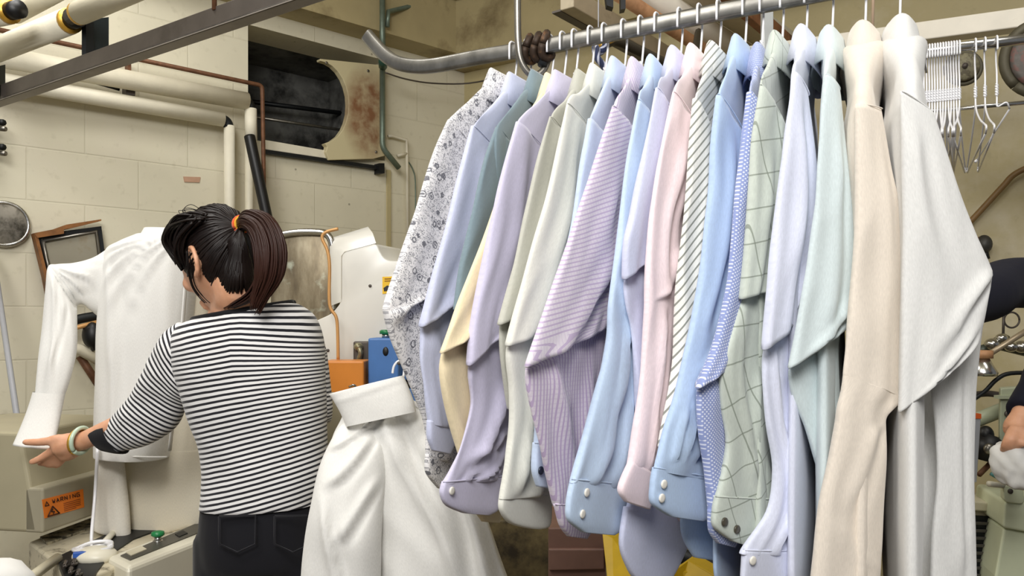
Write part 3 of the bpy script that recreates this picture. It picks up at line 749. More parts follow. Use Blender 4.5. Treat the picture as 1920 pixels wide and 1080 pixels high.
C = M_cloth
rad = math.radians
specs = [
 dict(label='white shirt with grey floral print, leftmost on the rail', name='white floral shirt', folds=[(.9, -.9, .42, .62, .32, .010), (-.2, .3, .1, .5, .25, .006), (.3, -.2, .62, .95, .3, .006)], cloth=C('floral shirting', '#eceaea', 'floral'), collar=(962, 148), shoulder=(836, 228), phi=30,
  up=[(840,224,905,305),(822,264,908,345),(800,330,900,400),(778,400,890,450),(754,470,872,500),(734,530,852,535),(722,572,835,545)],
  fore=[(722,588,832,560),(736,640,835,620),(764,710,850,710),(795,790,870,800),(800,850,870,870)], cuff=[(800,850,868,870),(800,885,862,900),(822,915,856,925)], fold=False),
 dict(label='pale periwinkle shirt hanging just right of the floral print shirt', name='pale periwinkle shirt', folds=[(-.3, .2, .05, .45, .25, .006), (.9, -.6, .40, .5, .2, .007), (-.5, .3, .6, .95, .25, .006)], back=.014, cloth=C('pale periwinkle', '#c4c9e2'), collar=(990, 156), shoulder=(884, 238), phi=30,
  up=[(886,236,955,315),(872,290,948,360),(852,370,936,420),(832,450,916,480),(810,530,890,530),(789,612,866,560)],
  fore=[(791,640,862,600),(790,680,862,650),(796,730,860,720),(804,790,850,800)], cuff=[(803,788,852,795),(803,820,850,830),(812,845,842,852)]),
 dict(label='dark teal blue shirt between the periwinkle and cream shirts', name='dark teal shirt', push0=.008, back=.012, cloth=C('dark teal', '#788a93'), collar=(1032, 152), shoulder=(928, 238), phi=30,
  up=[(930,236,990,320),(910,300,978,390),(890,380,963,460),(874,450,945,520),(860,520,920,560),(852,580,905,570)],
  fore=[(866,600,925,590),(872,650,930,640),(888,740,938,740)], cuff=[(890,740,938,745),(893,780,938,785)]),
 dict(label='cream yellow shirt showing as a narrow sleeve beside the lavender one', name='cream yellow shirt', folds=[(-.4, .1, .1, .5, .3, .005)], push0=.012, cloth=C('cream yellow', '#ecdcb8'), collar=(1056, 158), shoulder=(962, 252), phi=30,
  up=[(965,250,1020,320),(945,330,1004,400),(916,420,988,470),(886,500,962,540),(852,590,932,590),(827,662,886,620)],
  fore=[(828,690,880,660),(832,730,884,710),(845,790,892,790),(858,840,905,840),(872,895,930,905)], cuff=[(872,900,932,905),(885,945,940,950),(905,978,934,980)]),
 dict(label='lavender shirt whose wide cuff shows one white button', name='lavender shirt', folds=[(-.5, .1, .03, .4, .25, .006), (.9, -.3, .40, .5, .2, .008), (.5, -.4, .62, .80, .22, .010), (.7, .1, .80, .91, .12, .006), (-.2, -.4, .84, .91, .1, .005), (.9, -.2, .72, .78, .16, .007)], push0=-.012, back=.012, cloth=C('lavender', '#c9c5dd'), collar=(1078, 152), shoulder=(965, 231), phi=31,
  up=[(968,228,1040,305),(948,300,1028,380),(925,400,1008,470),(905,500,988,530),(886,600,965,580),(877,685,949,603)],
  fore=[(879,705,947,645),(886,760,950,735),(868,830,950,810),(846,880,944,870),(832,905,938,895)], cuff=[(831,903,940,892),(827,925,938,932),(838,948,932,955),(868,962,915,966)], btn=[(838,919)]),
 dict(label='olive grey shirt seen as a thin edge left of the pale sage one', name='olive grey shirt', back=.012, cloth=C('olive grey', '#b8b8ae'), collar=(1108, 152), shoulder=(1030, 221), phi=31,
  up=[(1032,219,1090,300),(1012,290,1075,370),(992,380,1060,440),(972,460,1040,500),(952,540,1015,560),(934,608,990,580)],
  fore=[(937,640,990,610),(942,690,985,680),(955,760,990,760)], cuff=[(958,760,990,765),(962,800,990,805)]),
 dict(label='pale sage cream shirt with a plain broad cuff left of purple stripes', name='pale sage shirt', folds=[(-.5, .0, .03, .45, .25, .007), (.6, .8, .1, .5, .2, -.006), (.3, -.5, .6, .9, .2, .010), (.8, .2, .7, .95, .2, .008)], back=.014, cloth=C('pale sage', '#dadad1'), collar=(1134, 142), shoulder=(1060, 196), phi=32,
  up=[(1063,193,1135,280),(1045,280,1124,360),(1025,370,1108,440),(1000,460,1085,510),(972,560,1055,575),(950,648,1015,620)],
  fore=[(949,668,1012,640),(956,730,1004,710),(957,800,1004,790),(948,870,1012,855),(939,930,1026,920)], cuff=[(939,930,1028,920),(938,955,1032,955),(955,980,1028,985),(985,990,1012,992)]),
 dict(label='light blue shirt mostly hidden behind the purple striped shirt', name='light blue hidden shirt', cloth=C('light sky', '#bfcee6'), collar=(1170, 130), shoulder=(1103, 224), phi=33,
  up=[(1105,222,1160,300),(1088,310,1140,380),(1074,410,1120,450),(1055,500,1102,530),(1032,600,1082,600)],
  fore=[(1028,620,1080,615),(1012,700,1060,700),(1008,780,1050,790),(1004,830,1050,830)], cuff=[(1003,830,1050,830),(1000,880,1050,880),(1008,912,1040,918)], btn=[(1004,881)], bmat='N', fold=False),
 dict(label='lilac purple shirt with fine stripes and a deep elbow fold', name='purple striped shirt', folds=[(.7, -.5, .15, .5, .2, .008), (-.3, .4, .1, .45, .2, .005), (-.5, .2, .55, .95, .2, .009), (.5, .6, .6, .91, .15, .007)], back=.016, cloth=C('purple stripe', '#dcd4df', 'stripe', p=.0052, w=.36, c2='#bfaecb', ang=-.8, cross=.0052), collar=(1202, 132), shoulder=(1150, 198), phi=35,
  up=[(1148,198,1212,280),(1122,280,1196,370),(1092,370,1186,440),(1061,470,1172,510),(1025,570,1155,565),(985,688,1138,612)],
  fore=[(987,712,1134,650),(1000,780,1125,730),(1019,860,1112,810),(1036,930,1106,890),(1042,950,1108,945)], cuff=[(1041,945,1112,945),(1052,985,1112,982),(1066,1006,1098,1010)], fcloth=C('purple stripe upright', '#d6cdda', 'stripe', p=.0052, w=.4, c2='#b7a4c4', cross=.0052)),
 dict(label='sky blue shirt with two white cuff buttons beside purple stripes', name='sky blue shirt', folds=[(-.2, .2, .1, .4, .3, .006), (.3, -.3, .48, .91, .14, .009), (.7, .4, .55, .91, .12, .007), (-.6, .4, .42, .52, .16, .010)], cloth=C('sky blue', '#bdd0e8'), collar=(1232, 128), shoulder=(1195, 188), phi=37,
  up=[(1196,186,1248,270),(1181,270,1238,350),(1170,350,1228,420),(1160,430,1212,480),(1150,510,1195,540),(1143,580,1182,585)],
  fore=[(1140,640,1188,610),(1118,735,1190,700),(1092,830,1190,800),(1074,895,1178,890)], cuff=[(1072,898,1173,908),(1064,940,1171,955),(1066,975,1168,988),(1092,998,1150,1003)], btn=[(1090,922),(1082,962)], fold=False),
 dict(label='pale periwinkle blue shirt squeezed between sky blue and pink shirts', name='periwinkle blue shirt', cloth=C('periwinkle', '#ccd0e8'), collar=(1275, 112), shoulder=(1231, 164), phi=40,
  up=[(1231,164,1275,250),(1216,240,1268,320),(1201,320,1258,390),(1186,400,1250,440),(1173,455,1240,480),(1171,522,1228,472)],
  fore=[(1172,540,1216,530),(1176,580,1222,545),(1184,620,1216,600),(1192,720,1220,700),(1195,800,1235,800),(1190,880,1262,890),(1176,950,1295,950)], cuff=[(1172,950,1298,950),(1163,1020,1292,1010),(1180,1070,1262,1075),(1200,1095,1245,1095)], back=.012),
 dict(label='pale pink shirt, the only pink one on the rail', name='pale pink shirt', folds=[(.2, -.3, .05, .5, .25, .006), (.9, -.4, .36, .50, .3, .006), (-.3, .4, .55, .95, .2, .007)], cloth=C('pale pink', '#f0dde1'), collar=(1312, 108), shoulder=(1262, 172), phi=44,
  up=[(1262,172,1306,240),(1246,250,1296,310),(1231,330,1284,370),(1221,400,1270,420),(1216,480,1268,470),(1213,550,1276,530)],
  fore=[(1212,580,1278,560),(1209,640,1266,620),(1201,720,1250,710),(1190,800,1236,800),(1182,860,1226,870)], cuff=[(1181,865,1224,890),(1161,915,1222,930),(1172,940,1216,955)], fold=False),
 dict(label='off white shirt with diagonal grey stripes right of the pink one', name='grey striped shirt', folds=[(-.1, .3, .05, .5, .3, .006)], cloth=C('grey stripe', '#e6e5e0', 'slant', p=.0072, w=.26, c2='#8a8c84'), collar=(1348, 104), shoulder=(1302, 184), phi=46,
  up=[(1301,184,1340,270),(1294,270,1338,350),(1290,350,1330,430),(1281,430,1320,520),(1274,520,1310,600),(1270,600,1300,660)],
  fore=[(1266,680,1300,700),(1250,760,1295,770),(1238,830,1285,840)], cuff=[(1238,830,1285,840),(1240,870,1280,880)], fold=False),
 dict(label='mid blue shirt with two white cuff buttons right of the pink cuff', name='mid blue shirt', folds=[(.1, -.3, .03, .5, .3, .006), (.0, -.3, .66, .91, .1, .007), (.5, .15, .7, .91, .1, .007), (-.5, -.6, .75, .91, .1, .005), (.8, -.2, .58, .66, .18, .006)], cloth=C('mid blue', '#b4cae8'), collar=(1396, 92), shoulder=(1345, 176), phi=48,
  up=[(1345,176,1392,250),(1335,270,1392,340),(1331,350,1384,420),(1322,430,1376,490),(1313,520,1364,550),(1300,600,1350,610)],
  fore=[(1285,660,1347,650),(1266,740,1328,720),(1246,800,1328,790),(1230,860,1330,860)], cuff=[(1226,876,1330,894),(1221,910,1332,930),(1223,945,1331,966),(1255,968,1318,977)], btn=[(1235,906),(1231,932)], fold=False,
  far=([(1275,850,1352,850),(1276,950,1354,960),(1280,1005,1356,1015),(1302,1045,1348,1050)], .07)),
 dict(label='blue and white micro dotted shirt right of the mid blue one', name='micro dotted shirt', back=.012, cloth=C('micro dots', '#8f9ccb', 'dots', p=.0032, c2='#e4e8f6'), collar=(1428, 108), shoulder=(1406, 172), phi=50,
  up=[(1406,172,1448,260),(1395,260,1436,350),(1382,350,1428,430),(1371,450,1420,530),(1362,540,1402,600),(1340,650,1378,665),(1306,728,1356,692)],
  fore=[(1308,745,1354,715),(1312,800,1352,790),(1326,880,1356,880),(1332,955,1372,965)], cuff=[(1330,955,1376,970),(1332,995,1382,1008),(1345,1018,1376,1026)]),
 dict(label='greenish grey windowpane check shirt with two dark cuff buttons', name='windowpane check shirt', folds=[(.1, -.2, .05, .45, .3, .005), (-.3, .3, .55, .95, .2, .006), (.8, .2, .6, .85, .2, .006)], push0=-.006, back=.012, cloth=C('windowpane', '#c3cbc2', 'pane', px=.036, py=.036, c2='#7d8579', ang=.35), collar=(1466, 86), shoulder=(1424, 158), phi=54,
  up=[(1424,158,1470,240),(1412,250,1464,330),(1408,330,1455,410),(1402,410,1448,470),(1395,490,1443,520),(1388,560,1438,545)],
  fore=[(1376,600,1430,590),(1352,690,1427,680),(1354,760,1427,750),(1364,830,1430,820),(1354,890,1442,880),(1344,930,1450,930)], cuff=[(1342,930,1451,935),(1337,960,1455,975),(1340,990,1457,1015),(1372,1015,1430,1032)], btn=[(1349,976),(1372,990)], bmat='D'),
 dict(label='pale periwinkle shirt with a pinched elbow between check and teal shirts', name='pinched periwinkle shirt', folds=[(.4, .9, .25, .45, .25, -.012), (-.3, .1, .05, .45, .3, .006), (-.4, .3, .52, .95, .2, .007)], cloth=C('pale lilac blue', '#d6daec'), collar=(1511, 76), shoulder=(1487, 136), phi=58,
  up=[(1488,136,1514,180),(1480,205,1524,270),(1471,270,1530,350),(1462,350,1532,420),(1452,430,1524,480),(1442,520,1504,540),(1431,655,1488,606)],
  fore=[(1431,680,1474,640),(1431,730,1474,705),(1438,800,1480,780),(1450,880,1490,870),(1440,960,1492,960),(1394,1030,1480,1030)], cuff=[(1394,1030,1482,1030),(1390,1085,1484,1085)], btn=[(1402,1048)], inner='#9aa0bb'),
 dict(label='pale teal grey shirt tapering to a point beside the beige sleeve', name='pale teal shirt', folds=[(.1, -.2, .1, .5, .3, .006), (.9, -.3, .42, .52, .25, .008)], cloth=C('pale teal', '#ccd8da'), collar=(1560, 78), shoulder=(1546, 150), phi=68,
  up=[(1548,140,1572,170),(1540,210,1580,240),(1535,300,1588,315),(1530,380,1597,385),(1520,460,1606,455),(1506,540,1613,510),(1492,620,1606,570),(1477,690,1588,612)],
  fore=[(1478,705,1574,640),(1486,745,1574,730),(1510,800,1576,800),(1530,860,1574,880),(1546,910,1574,940)], cuff=[(1546,920,1574,940),(1550,960,1572,970)], inner='#7f8d92', back=.03),
 dict(label='beige shirt with a long straight sleeve left of the pale grey shirt', name='beige shirt', folds=[(.3, .2, .05, .5, .3, .003), (-.5, .7, .80, .86, .2, .003), (.5, -.2, .62, .78, .25, .004)], cloth=C('beige', '#dfd5c8'), collar=(1622, 70), shoulder=(1615, 170), phi=78,
  up=[(1606,196,1652,205),(1607,300,1670,315),(1605,400,1686,400),(1600,500,1691,500),(1590,600,1692,610),(1580,690,1697,735)],
  fore=[(1579,705,1694,748),(1576,735,1672,768),(1570,765,1659,785),(1566,800,1659,815),(1555,860,1660,880),(1535,950,1656,970),(1522,1060,1650,1060),(1516,1110,1648,1110)], cuff=[(1514,1110,1650,1110),(1512,1180,1650,1180)], fold='right', yoke=2.2, spacing=.04, inner='#aea294'),
 dict(label='pale grey shirt, rightmost on the rail, elbow jutting to the right', name='pale grey shirt', folds=[(.9, .0, .30, .42, .22, 0.0072), (.7, -.3, .42, .52, .2, 0.0060), (-.5, -.3, .05, .5, .3, 0.0036), (-.2, .2, .6, .99, .2, 0.0042)], cloth=C('pale grey', '#d9d9d7'), collar=(1687, 60), shoulder=(1712, 150), phi=88,
  up=[(1690,172,1748,214),(1690,260,1768,276),(1690,350,1792,352),(1690,440,1824,432),(1690,540,1857,507),(1690,640,1850,560),(1688,720,1832,640),(1685,772,1810,668)],
  fore=[(1742,700,1848,560),(1745,745,1840,630),(1752,800,1829,745),(1758,900,1825,900),(1750,1000,1829,1000),(1745,1120,1832,1120)], cuff=None, yoke=2.2, spacing=.04, inner='#b3b3b2', back=.05,
  far=([(1686,745,1768,700),(1692,850,1768,850),(1700,950,1768,950),(1702,1110,1772,1110)], .09)),
]
xs = [s['collar'][0] for s in specs]
for i, s in enumerate(specs):
    s = dict(s); nm = s.pop('name'); 
    a = rail_at(xs[i]); g = [ (rail_at(xs[j])-a).length for j in (i-1, i+1) if 0 <= j < len(xs)]
    sp = s.pop('spacing', None) or min(.036, max(.02, min(g)))
    s['phi'] = rad(s['phi'])
    bm_ = s.get('bmat'); s['bmat'] = {'N': BTN_N, 'D': BTN_D, None: BTN_W}[bm_]
    if s.get('inner'): s['inner'] = C(nm+' shade side', s['inner']) if False else None
    if s.get('fold') == 'right': s['fold'] = False
    cl = s.pop('cloth'); lb = s.pop('label')
    shirt(i, lb, 'white wire hanger holding the '+nm, cl, spacing=sp, **s)
# ================================================================ people
SKIN = NT('skin'); _v = SKIN.coord(); _f = SKIN.noise(_v, 40, 4)
SKIN.base(SKIN.ramp(_f, [(.3, rgb('#cf9876')), (.7, rgb('#dca98a'))])); SKIN.setp(.5, sss=.15, spec=.4)
# rosy cheek / ear / knuckle tint would move with the skin: mild red patches
SKIN = SKIN.m
HAIRM = NT('dark hair'); _v = HAIRM.coord('UV', (160, 6, 1)); _f = HAIRM.noise(_v, 1, 3)
HAIRM.base(HAIRM.ramp(_f, [(.3, rgb('#0b0707')), (.7, rgb('#1c110d'))])); HAIRM = HAIRM.setp(.5, spec=.28)
TAILM = NT('brown hair'); _v = TAILM.coord('UV', (160, 6, 1)); _f = TAILM.noise(_v, 1, 3)
TAILM.base(TAILM.ramp(_f, [(.3, rgb('#1b0e0a')), (.7, rgb('#40231a'))])); TAILM = TAILM.setp(.45, spec=.32)
def stripes(name, p=.0108):
    m = NT(name); y = m.sep(m.coord('UV'))[1]
    wob = m.noise(m.coord('UV', (30, 30, 1)), 1, 2)
    y = m.math('ADD', y, m.math('MULTIPLY', m.math('SUBTRACT', wob, .5), .0016))
    f = m.math('FRACT', m.math('MULTIPLY', y, 1/p))
    tri = m.math('ABSOLUTE', m.math('SUBTRACT', f, .5))
    k = m.ramp(tri, [(.20, rgb('#25252b')), (.25, rgb('#e9e8e8'))])
    m.base(k); m.bump(m.noise(m.coord('UV', (700, 700, 1)), 1, 2), .2, .001)
    return m.setp(.9, sheen=.2, spec=.15)
STR = stripes('black and white knit'); BLK = M_cloth('black knit', '#141418', sheen=.1)
DENIM = M_cloth('black denim', '#15151b', sheen=.1); NAVY = M_cloth('navy knit', '#131422', sheen=.02)
def head_shape(q):
    """unit head: x side, y face forward, z up; metres"""
    x, y, z = q
    if z < 0:
        k = min(1, -z/.115)
        x *= 1-.42*k**1.4
        if y < 0: y *= 1-.35*k
        else: y *= 1-.10*k
    if y > .07 and abs(z) < .09: y -= (y-.07)*.35
    if y > 0 and z > .03: y *= 1-.12*min(1, (z-.03)/.08)
    return Vector((x, y, z))
HR = (.074, .096, .116)
def add_head(mb, c, R):
    ellipsoid(mb, c, R, HR, 36, 26, head_shape)
    def l(*p): return c+R @ Vector(p)
    tube(mb, spts([l(0, .078, .02), l(0, .092, -.008), l(0, .104, -.026), l(0, .096, -.036), l(0, .082, -.038)], 3), [.008]*4+[.0095]*4+[.012]*3+[.011]*2, 8)
    for s in (-1, 1):
        ellipsoid(mb, l(s*.012, .092, -.034), R, (.008, .008, .007), 8, 6)
        tube(mb, spts([l(s*.012, .086, .026), l(s*.03, .083, .032), l(s*.05, .068, .026)], 3), .0075, 8)        # brow ridge
        ellipsoid(mb, l(s*.04, .062, -.022), R, (.022, .02, .02), 10, 8)                                       # cheek
        # ear: shell, rim and lobe
        e = l(s*.0715, -.026, -.010)
        ring = [e+R @ Vector((s*(.006+.004*math.cos(t)), -.017*math.cos(t)-.004, .029*math.sin(t)+.004)) for t in [math.radians(a) for a in range(-100, 200, 20)]]
        tube(mb, ring, .0055, 8)
        ellipsoid(mb, e+R @ Vector((s*.001, -.004, .002)), R, (.005, .014, .024), 10, 8)
        ellipsoid(mb, e+R @ Vector((s*.004, .004, -.024)), R, (.005, .008, .009), 8, 6)
    tube(mb, spts([l(-.024, .078, -.062), l(-.01, .0895, -.059), l(0, .09, -.061), l(.01, .0895, -.059), l(.024, .078, -.062)], 3), .0055, 8)
    tube(mb, spts([l(-.02, .077, -.071), l(0, .087, -.072), l(.02, .077, -.071)], 3), .006, 8)
    ellipsoid(mb, l(0, .068, -.096), R, (.022, .02, .018), 12, 8)                                              # chin
def finger(mb, pts, r0, r1):
    p = spts(pts, 4); n = len(p); tube(mb, p, [lerp(r0, r1, i/(n-1)) for i in range(n)], 10)
    ellipsoid(mb, p[-1], Matrix.Identity(3), (r1, r1, r1), 10, 8); ellipsoid(mb, p[0], Matrix.Identity(3), (r0, r0, r0), 10, 8)
def limb(mb, pts, rr, k=14):
    q = spline([(Vector(p), r) for p, r in zip(pts, rr)], 6)
    tube(mb, [a[0] for a in q], [a[1] for a in q], k)
def basis(f, up=Vector((0, 0, 1))):
    f = f.normalized(); x = f.cross(up).normalized(); z = x.cross(f); return Matrix((x, f, z)).transposed()

# ---------------------------------------------------------------- woman in striped sweater
DW = 1.72
who = thing('person', Vector((P(490, 900, DW).x, DW, 0)), 'woman with dark ponytail in black and white striped sweater, back turned, holding a white cuff', 'person')
face = Vector((-math.cos(rad(42)), math.sin(rad(42)), -.34)).normalized()
upv = Vector((-.12, .0, 1)); HRm = basis(face, upv); HC = P(415, 492, 1.70)
mb = MB(); add_head(mb, HC, HRm)
def hl(*p): return HC+HRm @ Vector(p)
neckb = P(455, 600, 1.72)
limb(mb, [hl(0, -.03, -.03), hl(0, -.035, -.075), P(445, 578, 1.71), neckb], [.05, .052, .056, .07])
# torso core, arms, legs
limb(mb, [P(470, 600, 1.73), P(475, 680, 1.73), P(492, 780, 1.73), P(497, 900, 1.73), P(497, 960, 1.73)], [.06, .09, .085, .09, .09])
hipL, hipR = P(446, 985, 1.73), P(545, 985, 1.73)
def ground(p, dx=0, dy=0): return Vector((p.x+dx, p.y+dy, .05))
for hp, dx in ((hipL, -.02), (hipR, .03)):
    kn = Vector((hp.x+dx*.5, hp.y+.02, .48)); an = Vector((hp.x+dx, hp.y-.01, .09))
    limb(mb, [hp, (hp+kn)/2, kn, (kn*2+an)/3+Vector((0, -.015, 0)), an], [.068, .066, .05, .048, .036])
    limb(mb, [an+Vector((0, -.03, -.04)), an+Vector((-.01, .06, -.055)), an+Vector((-.02, .15, -.065))], [.032, .034, .022])
# left arm and hand
sh, el, wr = P(338, 640, 1.72), P(272, 775, 1.75), P(158, 826, 1.78)
limb(mb, [sh, (sh+el)/2, el, el.lerp(wr, .5), wr], [.04, .034, .027, .023, .0205])
DH = 1.79
limb(mb, [P(160, 826, 1.78), P(142, 828, DH), P(122, 834, DH), P(104, 840, DH)], [.021, .022, .025, .022], 12)
limb(mb, [P(150, 832, DH), P(130, 845, DH+.01), P(112, 852, DH+.012)], [.018, .022, .018], 12)
finger(mb, [P(128, 824, DH-.005), P(105, 824, DH-.012), P(92, 827, DH-.014), P(70, 829, DH-.012), P(48, 829, DH-.008)], .013, .0075)
finger(mb, [P(104, 840, DH), P(92, 849, DH+.004), P(76, 859, DH+.004), P(60, 866, DH+.002)], .0105, .0075)
finger(mb, [P(108, 846, DH+.012), P(96, 857, DH+.018), P(84, 866, DH+.022), P(76, 868, DH+.028)], .0105, .008)
finger(mb, [P(112, 852, DH+.018), P(103, 864, DH+.026), P(93, 871, DH+.03), P(86, 868, DH+.04)], .010, .0078)
finger(mb, [P(122, 854, DH+.022), P(114, 865, DH+.03), P(107, 872, DH+.036), P(99, 870, DH+.046)], .0095, .0072)
# right arm, reaching forward on the far side of the body
sh2, el2, wr2 = P(575, 632, 1.745), P(592, 772, 1.765), P(552, 770, 2.0)
limb(mb, [sh2, (sh2+el2)/2, el2, el2.lerp(wr2, .5), wr2], [.03, .026, .022, .021, .02])
fd = (wr2-el2).normalized(); sx = Vector((fd.y, -fd.x, 0)).normalized()
limb(mb, [wr2, wr2+fd*.04, wr2+fd*.08], [.02, .024, .02], 12)
for k, (o, Lf) in enumerate(((-.024, .065), (-.008, .075), (.008, .07), (.022, .055))):
    b0 = wr2+fd*.075+sx*o; finger(mb, [b0, b0+fd*Lf*.5+Vector((0, 0, -.006)), b0+fd*Lf*.8+Vector((0, 0, -.025))], .009, .0072)
b0 = wr2+fd*.03-sx*.02; finger(mb, [b0, b0+fd*.03-sx*.025, b0+fd*.055-sx*.03], .011, .008)
body = mb.build('body', SKIN, who, remesh=.0042, rsmooth=4)
# eyes and brows
mb = MB()
for s in (-1, 1): ellipsoid(mb, hl(s*.03, .0735, .008), HRm, (.014, .0115, .009), 14, 10)
for s in (-1, 1):
    mb = MB(); ellipsoid(mb, hl(s*.03, .0745, .008), HRm, (.013, .0115, .008), 14, 10); mb.build('eye', M_plain('dark eye', '#2a1c16', .2), who)
    mb = MB(); tube(mb, spts([hl(s*.014, .088, .03), hl(s*.032, .086, .036), hl(s*.052, .07, .03)], 4), .0028, 6); mb.build('eyebrow', HAIRM, who)
# hair: cap, combed strands, fringe, pony tail
def surf(az, zz, k=1.0):
    """point on the head surface: az from the face direction, zz height"""
    z = max(-.999, min(.999, zz/HR[2])); r_ = math.sqrt(1-z*z)
    q = head_shape(Vector((HR[0]*r_*math.sin(az), HR[1]*r_*math.cos(az), HR[2]*z)))
    return HC+HRm @ (q*k)
def hairline(az):
    a = abs(az)
    pts = [(0, .07), (.6, .066), (.95, .045), (1.2, .02), (1.38, -.028), (1.5, -.03), (1.62, .026), (1.8, .0), (1.95, -.06), (2.35, -.098), (2.8, -.108), (3.2, -.11)]
    for (a0, z0), (a1, z1) in zip(pts, pts[1:]):
        if a <= a1: return lerp(z0, z1, (a-a0)/(a1-a0))
    return -.11
mb = MB(); NA = 72; NL = 14; vs = []; fs = []; uv = []
for i in range(NA):
    az = -math.pi+2*math.pi*i/NA
    h0 = hairline(az)
    for j in range(NL+1):
        t = j/NL
        z = lerp(h0, HR[2]*.9995, 1-(1-t)**1.6)
        k = 1.012+.07*min(1, t*5)+.012*noise.noise(Vector((az*14, t*2, 0)))
        vs.append(surf(az, z, k)); uv.append((az*.07, t*.15))
for i in range(NA):
    for j in range(NL): a = i*(NL+1)+j; b = ((i+1) % NA)*(NL+1)+j; fs.append((a, b, b+1, a+1))
mb.add(vs, fs, uv)
TIE = hl(0, -.103, .062) ; TIE = P(452, 421, 1.64)
tl = HRm.transposed() @ (TIE-HC)
def strand(mb, az, z, rr, lift=1.07, side=0):
    a = HRm.transposed() @ (surf(az, z, 1.02)-HC); b = tl*.96; pts = []
    for q in range(9):
        t = q/8; p = a.lerp(b, t)
        # push out to the head surface
        n = Vector((p.x/HR[0], p.y/HR[1], p.z/HR[2])).length
        s = lerp(1.03, lift, smooth(min(t, 1-t)*3))
        p2 = head_shape(p/n)*s
        if p2.length < p.length: p2 = p
        pts.append(HC+HRm @ p2.lerp(b, smooth((t-.75)*4)))
    tube(mb, pts, [rr*.5]+[rr]*7+[rr*.8], 5)
rs = random.Random(3)
for i in range(230):
    az = rs.uniform(-math.pi, math.pi); h0 = hairline(az)
    z = h0+rs.random()**2*.05
    strand(mb, az, z, rs.uniform(.0016, .0034), rs.uniform(1.06, 1.095))
# hair combed up from the nape
for i in range(150):
    t = rs.random(); q = [(390, 522), (396, 536), (412, 546), (434, 552), (458, 552), (478, 545)]; k_ = min(4, int(t*5)); f_ = t*5-k_
    x_ = lerp(q[k_][0], q[k_+1][0], f_); y_ = lerp(q[k_][1], q[k_+1][1], f_)-abs(rs.gauss(0, 9))
    dn = 1.616+.00002*(x_-438)**2
    a_ = P(x_, y_, dn); m_ = P(lerp(x_, 452, .35), lerp(y_, 421, .42), 1.606+.000012*(x_-440)**2)
    tube(mb, spts([a_, P(lerp(x_, 452, .12), lerp(y_, 421, .18), dn-.014), m_, P(lerp(x_, 452, .75), lerp(y_, 421, .76), 1.61), TIE], 3), [.0012, .002]+[.0028]*11, 5)
hair = mb.build('hair', HAIRM, who)
# swept fringe at the brow
mb = MB()
fr0 = [P(382, 410, 1.64), P(350, 412, 1.65), P(318, 422, 1.67), P(304, 448, 1.69), P(318, 474, 1.70), P(338, 492, 1.70)]
for i in range(60):
    o = Vector((rs.gauss(0, .008), rs.gauss(0, .014), rs.gauss(0, .008))); w = rs.uniform(.2, 1)
    pts = [fr0[0]+o*.6, fr0[1]+o, fr0[2].lerp(P(336, 430, 1.68), 1-w)+o*.6, fr0[3].lerp(P(332, 452, 1.69), 1-w)+o*.4, fr0[4].lerp(P(338, 474, 1.70), 1-w)+o*.4, fr0[5]+o*.5]
    p = spts(pts, 4); tube(mb, p, [.0024]*(len(p)-4)+[.002, .0016, .0012, .0006], 5)
for i in range(46):
    o = Vector((rs.gauss(0, .006), rs.gauss(0, .012), rs.gauss(0, .006)))
    p = spts([P(372, 412, 1.63)+o, P(345, 440, 1.64)+o, P(338, 470, 1.65)+o, P(346, 500, 1.66)+o*.5], 4); tube(mb, p, .0028, 5)
mb.build('fringe', HAIRM, who)
mb = MB()
for i in range(6):
    o = Vector((rs.gauss(0, .0022), rs.gauss(0, .002), 0))
    tube(mb, spts([P(352, 470, 1.625)+o, P(354, 500, 1.628)+o, P(362, 535, 1.645)+o, P(376, 556, 1.655)+o*1.3, P(388, 568, 1.66)+o*1.5], 4), [.0013]*12+[.0008]*5, 5)
mb.build('sideburn', HAIRM, who); mb = MB()
for i in range(5):
    o = Vector((rs.gauss(0, .004), 0, rs.gauss(0, .003)))
    tube(mb, spts([P(350, 408, 1.66)+o, P(342, 396, 1.66)+o, P(352, 392, 1.66)+o*2, P(370, 395, 1.66)+o], 4), .0007, 4)
mb.build('loose_hair', HAIRM, who)
mb = MB()
cp = [TIE, P(468, 413, 1.60), P(492, 428, 1.585), P(506, 465, 1.58), P(505, 510, 1.58), P(492, 545, 1.585), P(478, 566, 1.59)]
rw = [.012, .02, .028, .032, .03, .02, .006]
q = spline([(a, b) for a, b in zip(cp, rw)], 5)
tube(mb, [a[0] for a in q], [a[1]*.8 for a in q], 14, flat=(1, .75))
for i in range(130):
    t0 = rs.uniform(0, 6.283); rr_ = rs.uniform(.75, 1.1); pts = []
    end = rs.uniform(.8, 1.0)
    fr = frames(cp)
    for j, (p, w_) in enumerate(zip(cp, rw)):
        f_ = min(1, j/6/end); _, n_, b_ = fr[j]
        if j == 6: w_ = .014
        pts.append(p+(n_*math.cos(t0)+b_*math.sin(t0)*.75)*w_*rr_+Vector((rs.gauss(0, .001), 0, rs.gauss(0, .001)-(.02*rs.random() if j == 6 else 0))))
    p = spts(pts, 4); n_ = len(p); tube(mb, p, [.0022*(1-.7*max(0, (k/(n_-1)-.6)/.4)) for k in range(n_)], 5)
for i in range(26):
    o = Vector((rs.gauss(0, .006), rs.gauss(0, .006), 0))
    tube(mb, spts([P(500, 500, 1.59)+o, P(478, 545, 1.6)+o, P(455, 566, 1.62)+o*1.4, P(430, 578, 1.635)+o], 4), [.0018]*10+[.001]*3, 5)
mb.build('ponytail', TAILM, who)
mb = MB(); ax = (cp[1]-cp[0]).normalized(); n_ = ax.orthogonal().normalized(); b_ = ax.cross(n_)
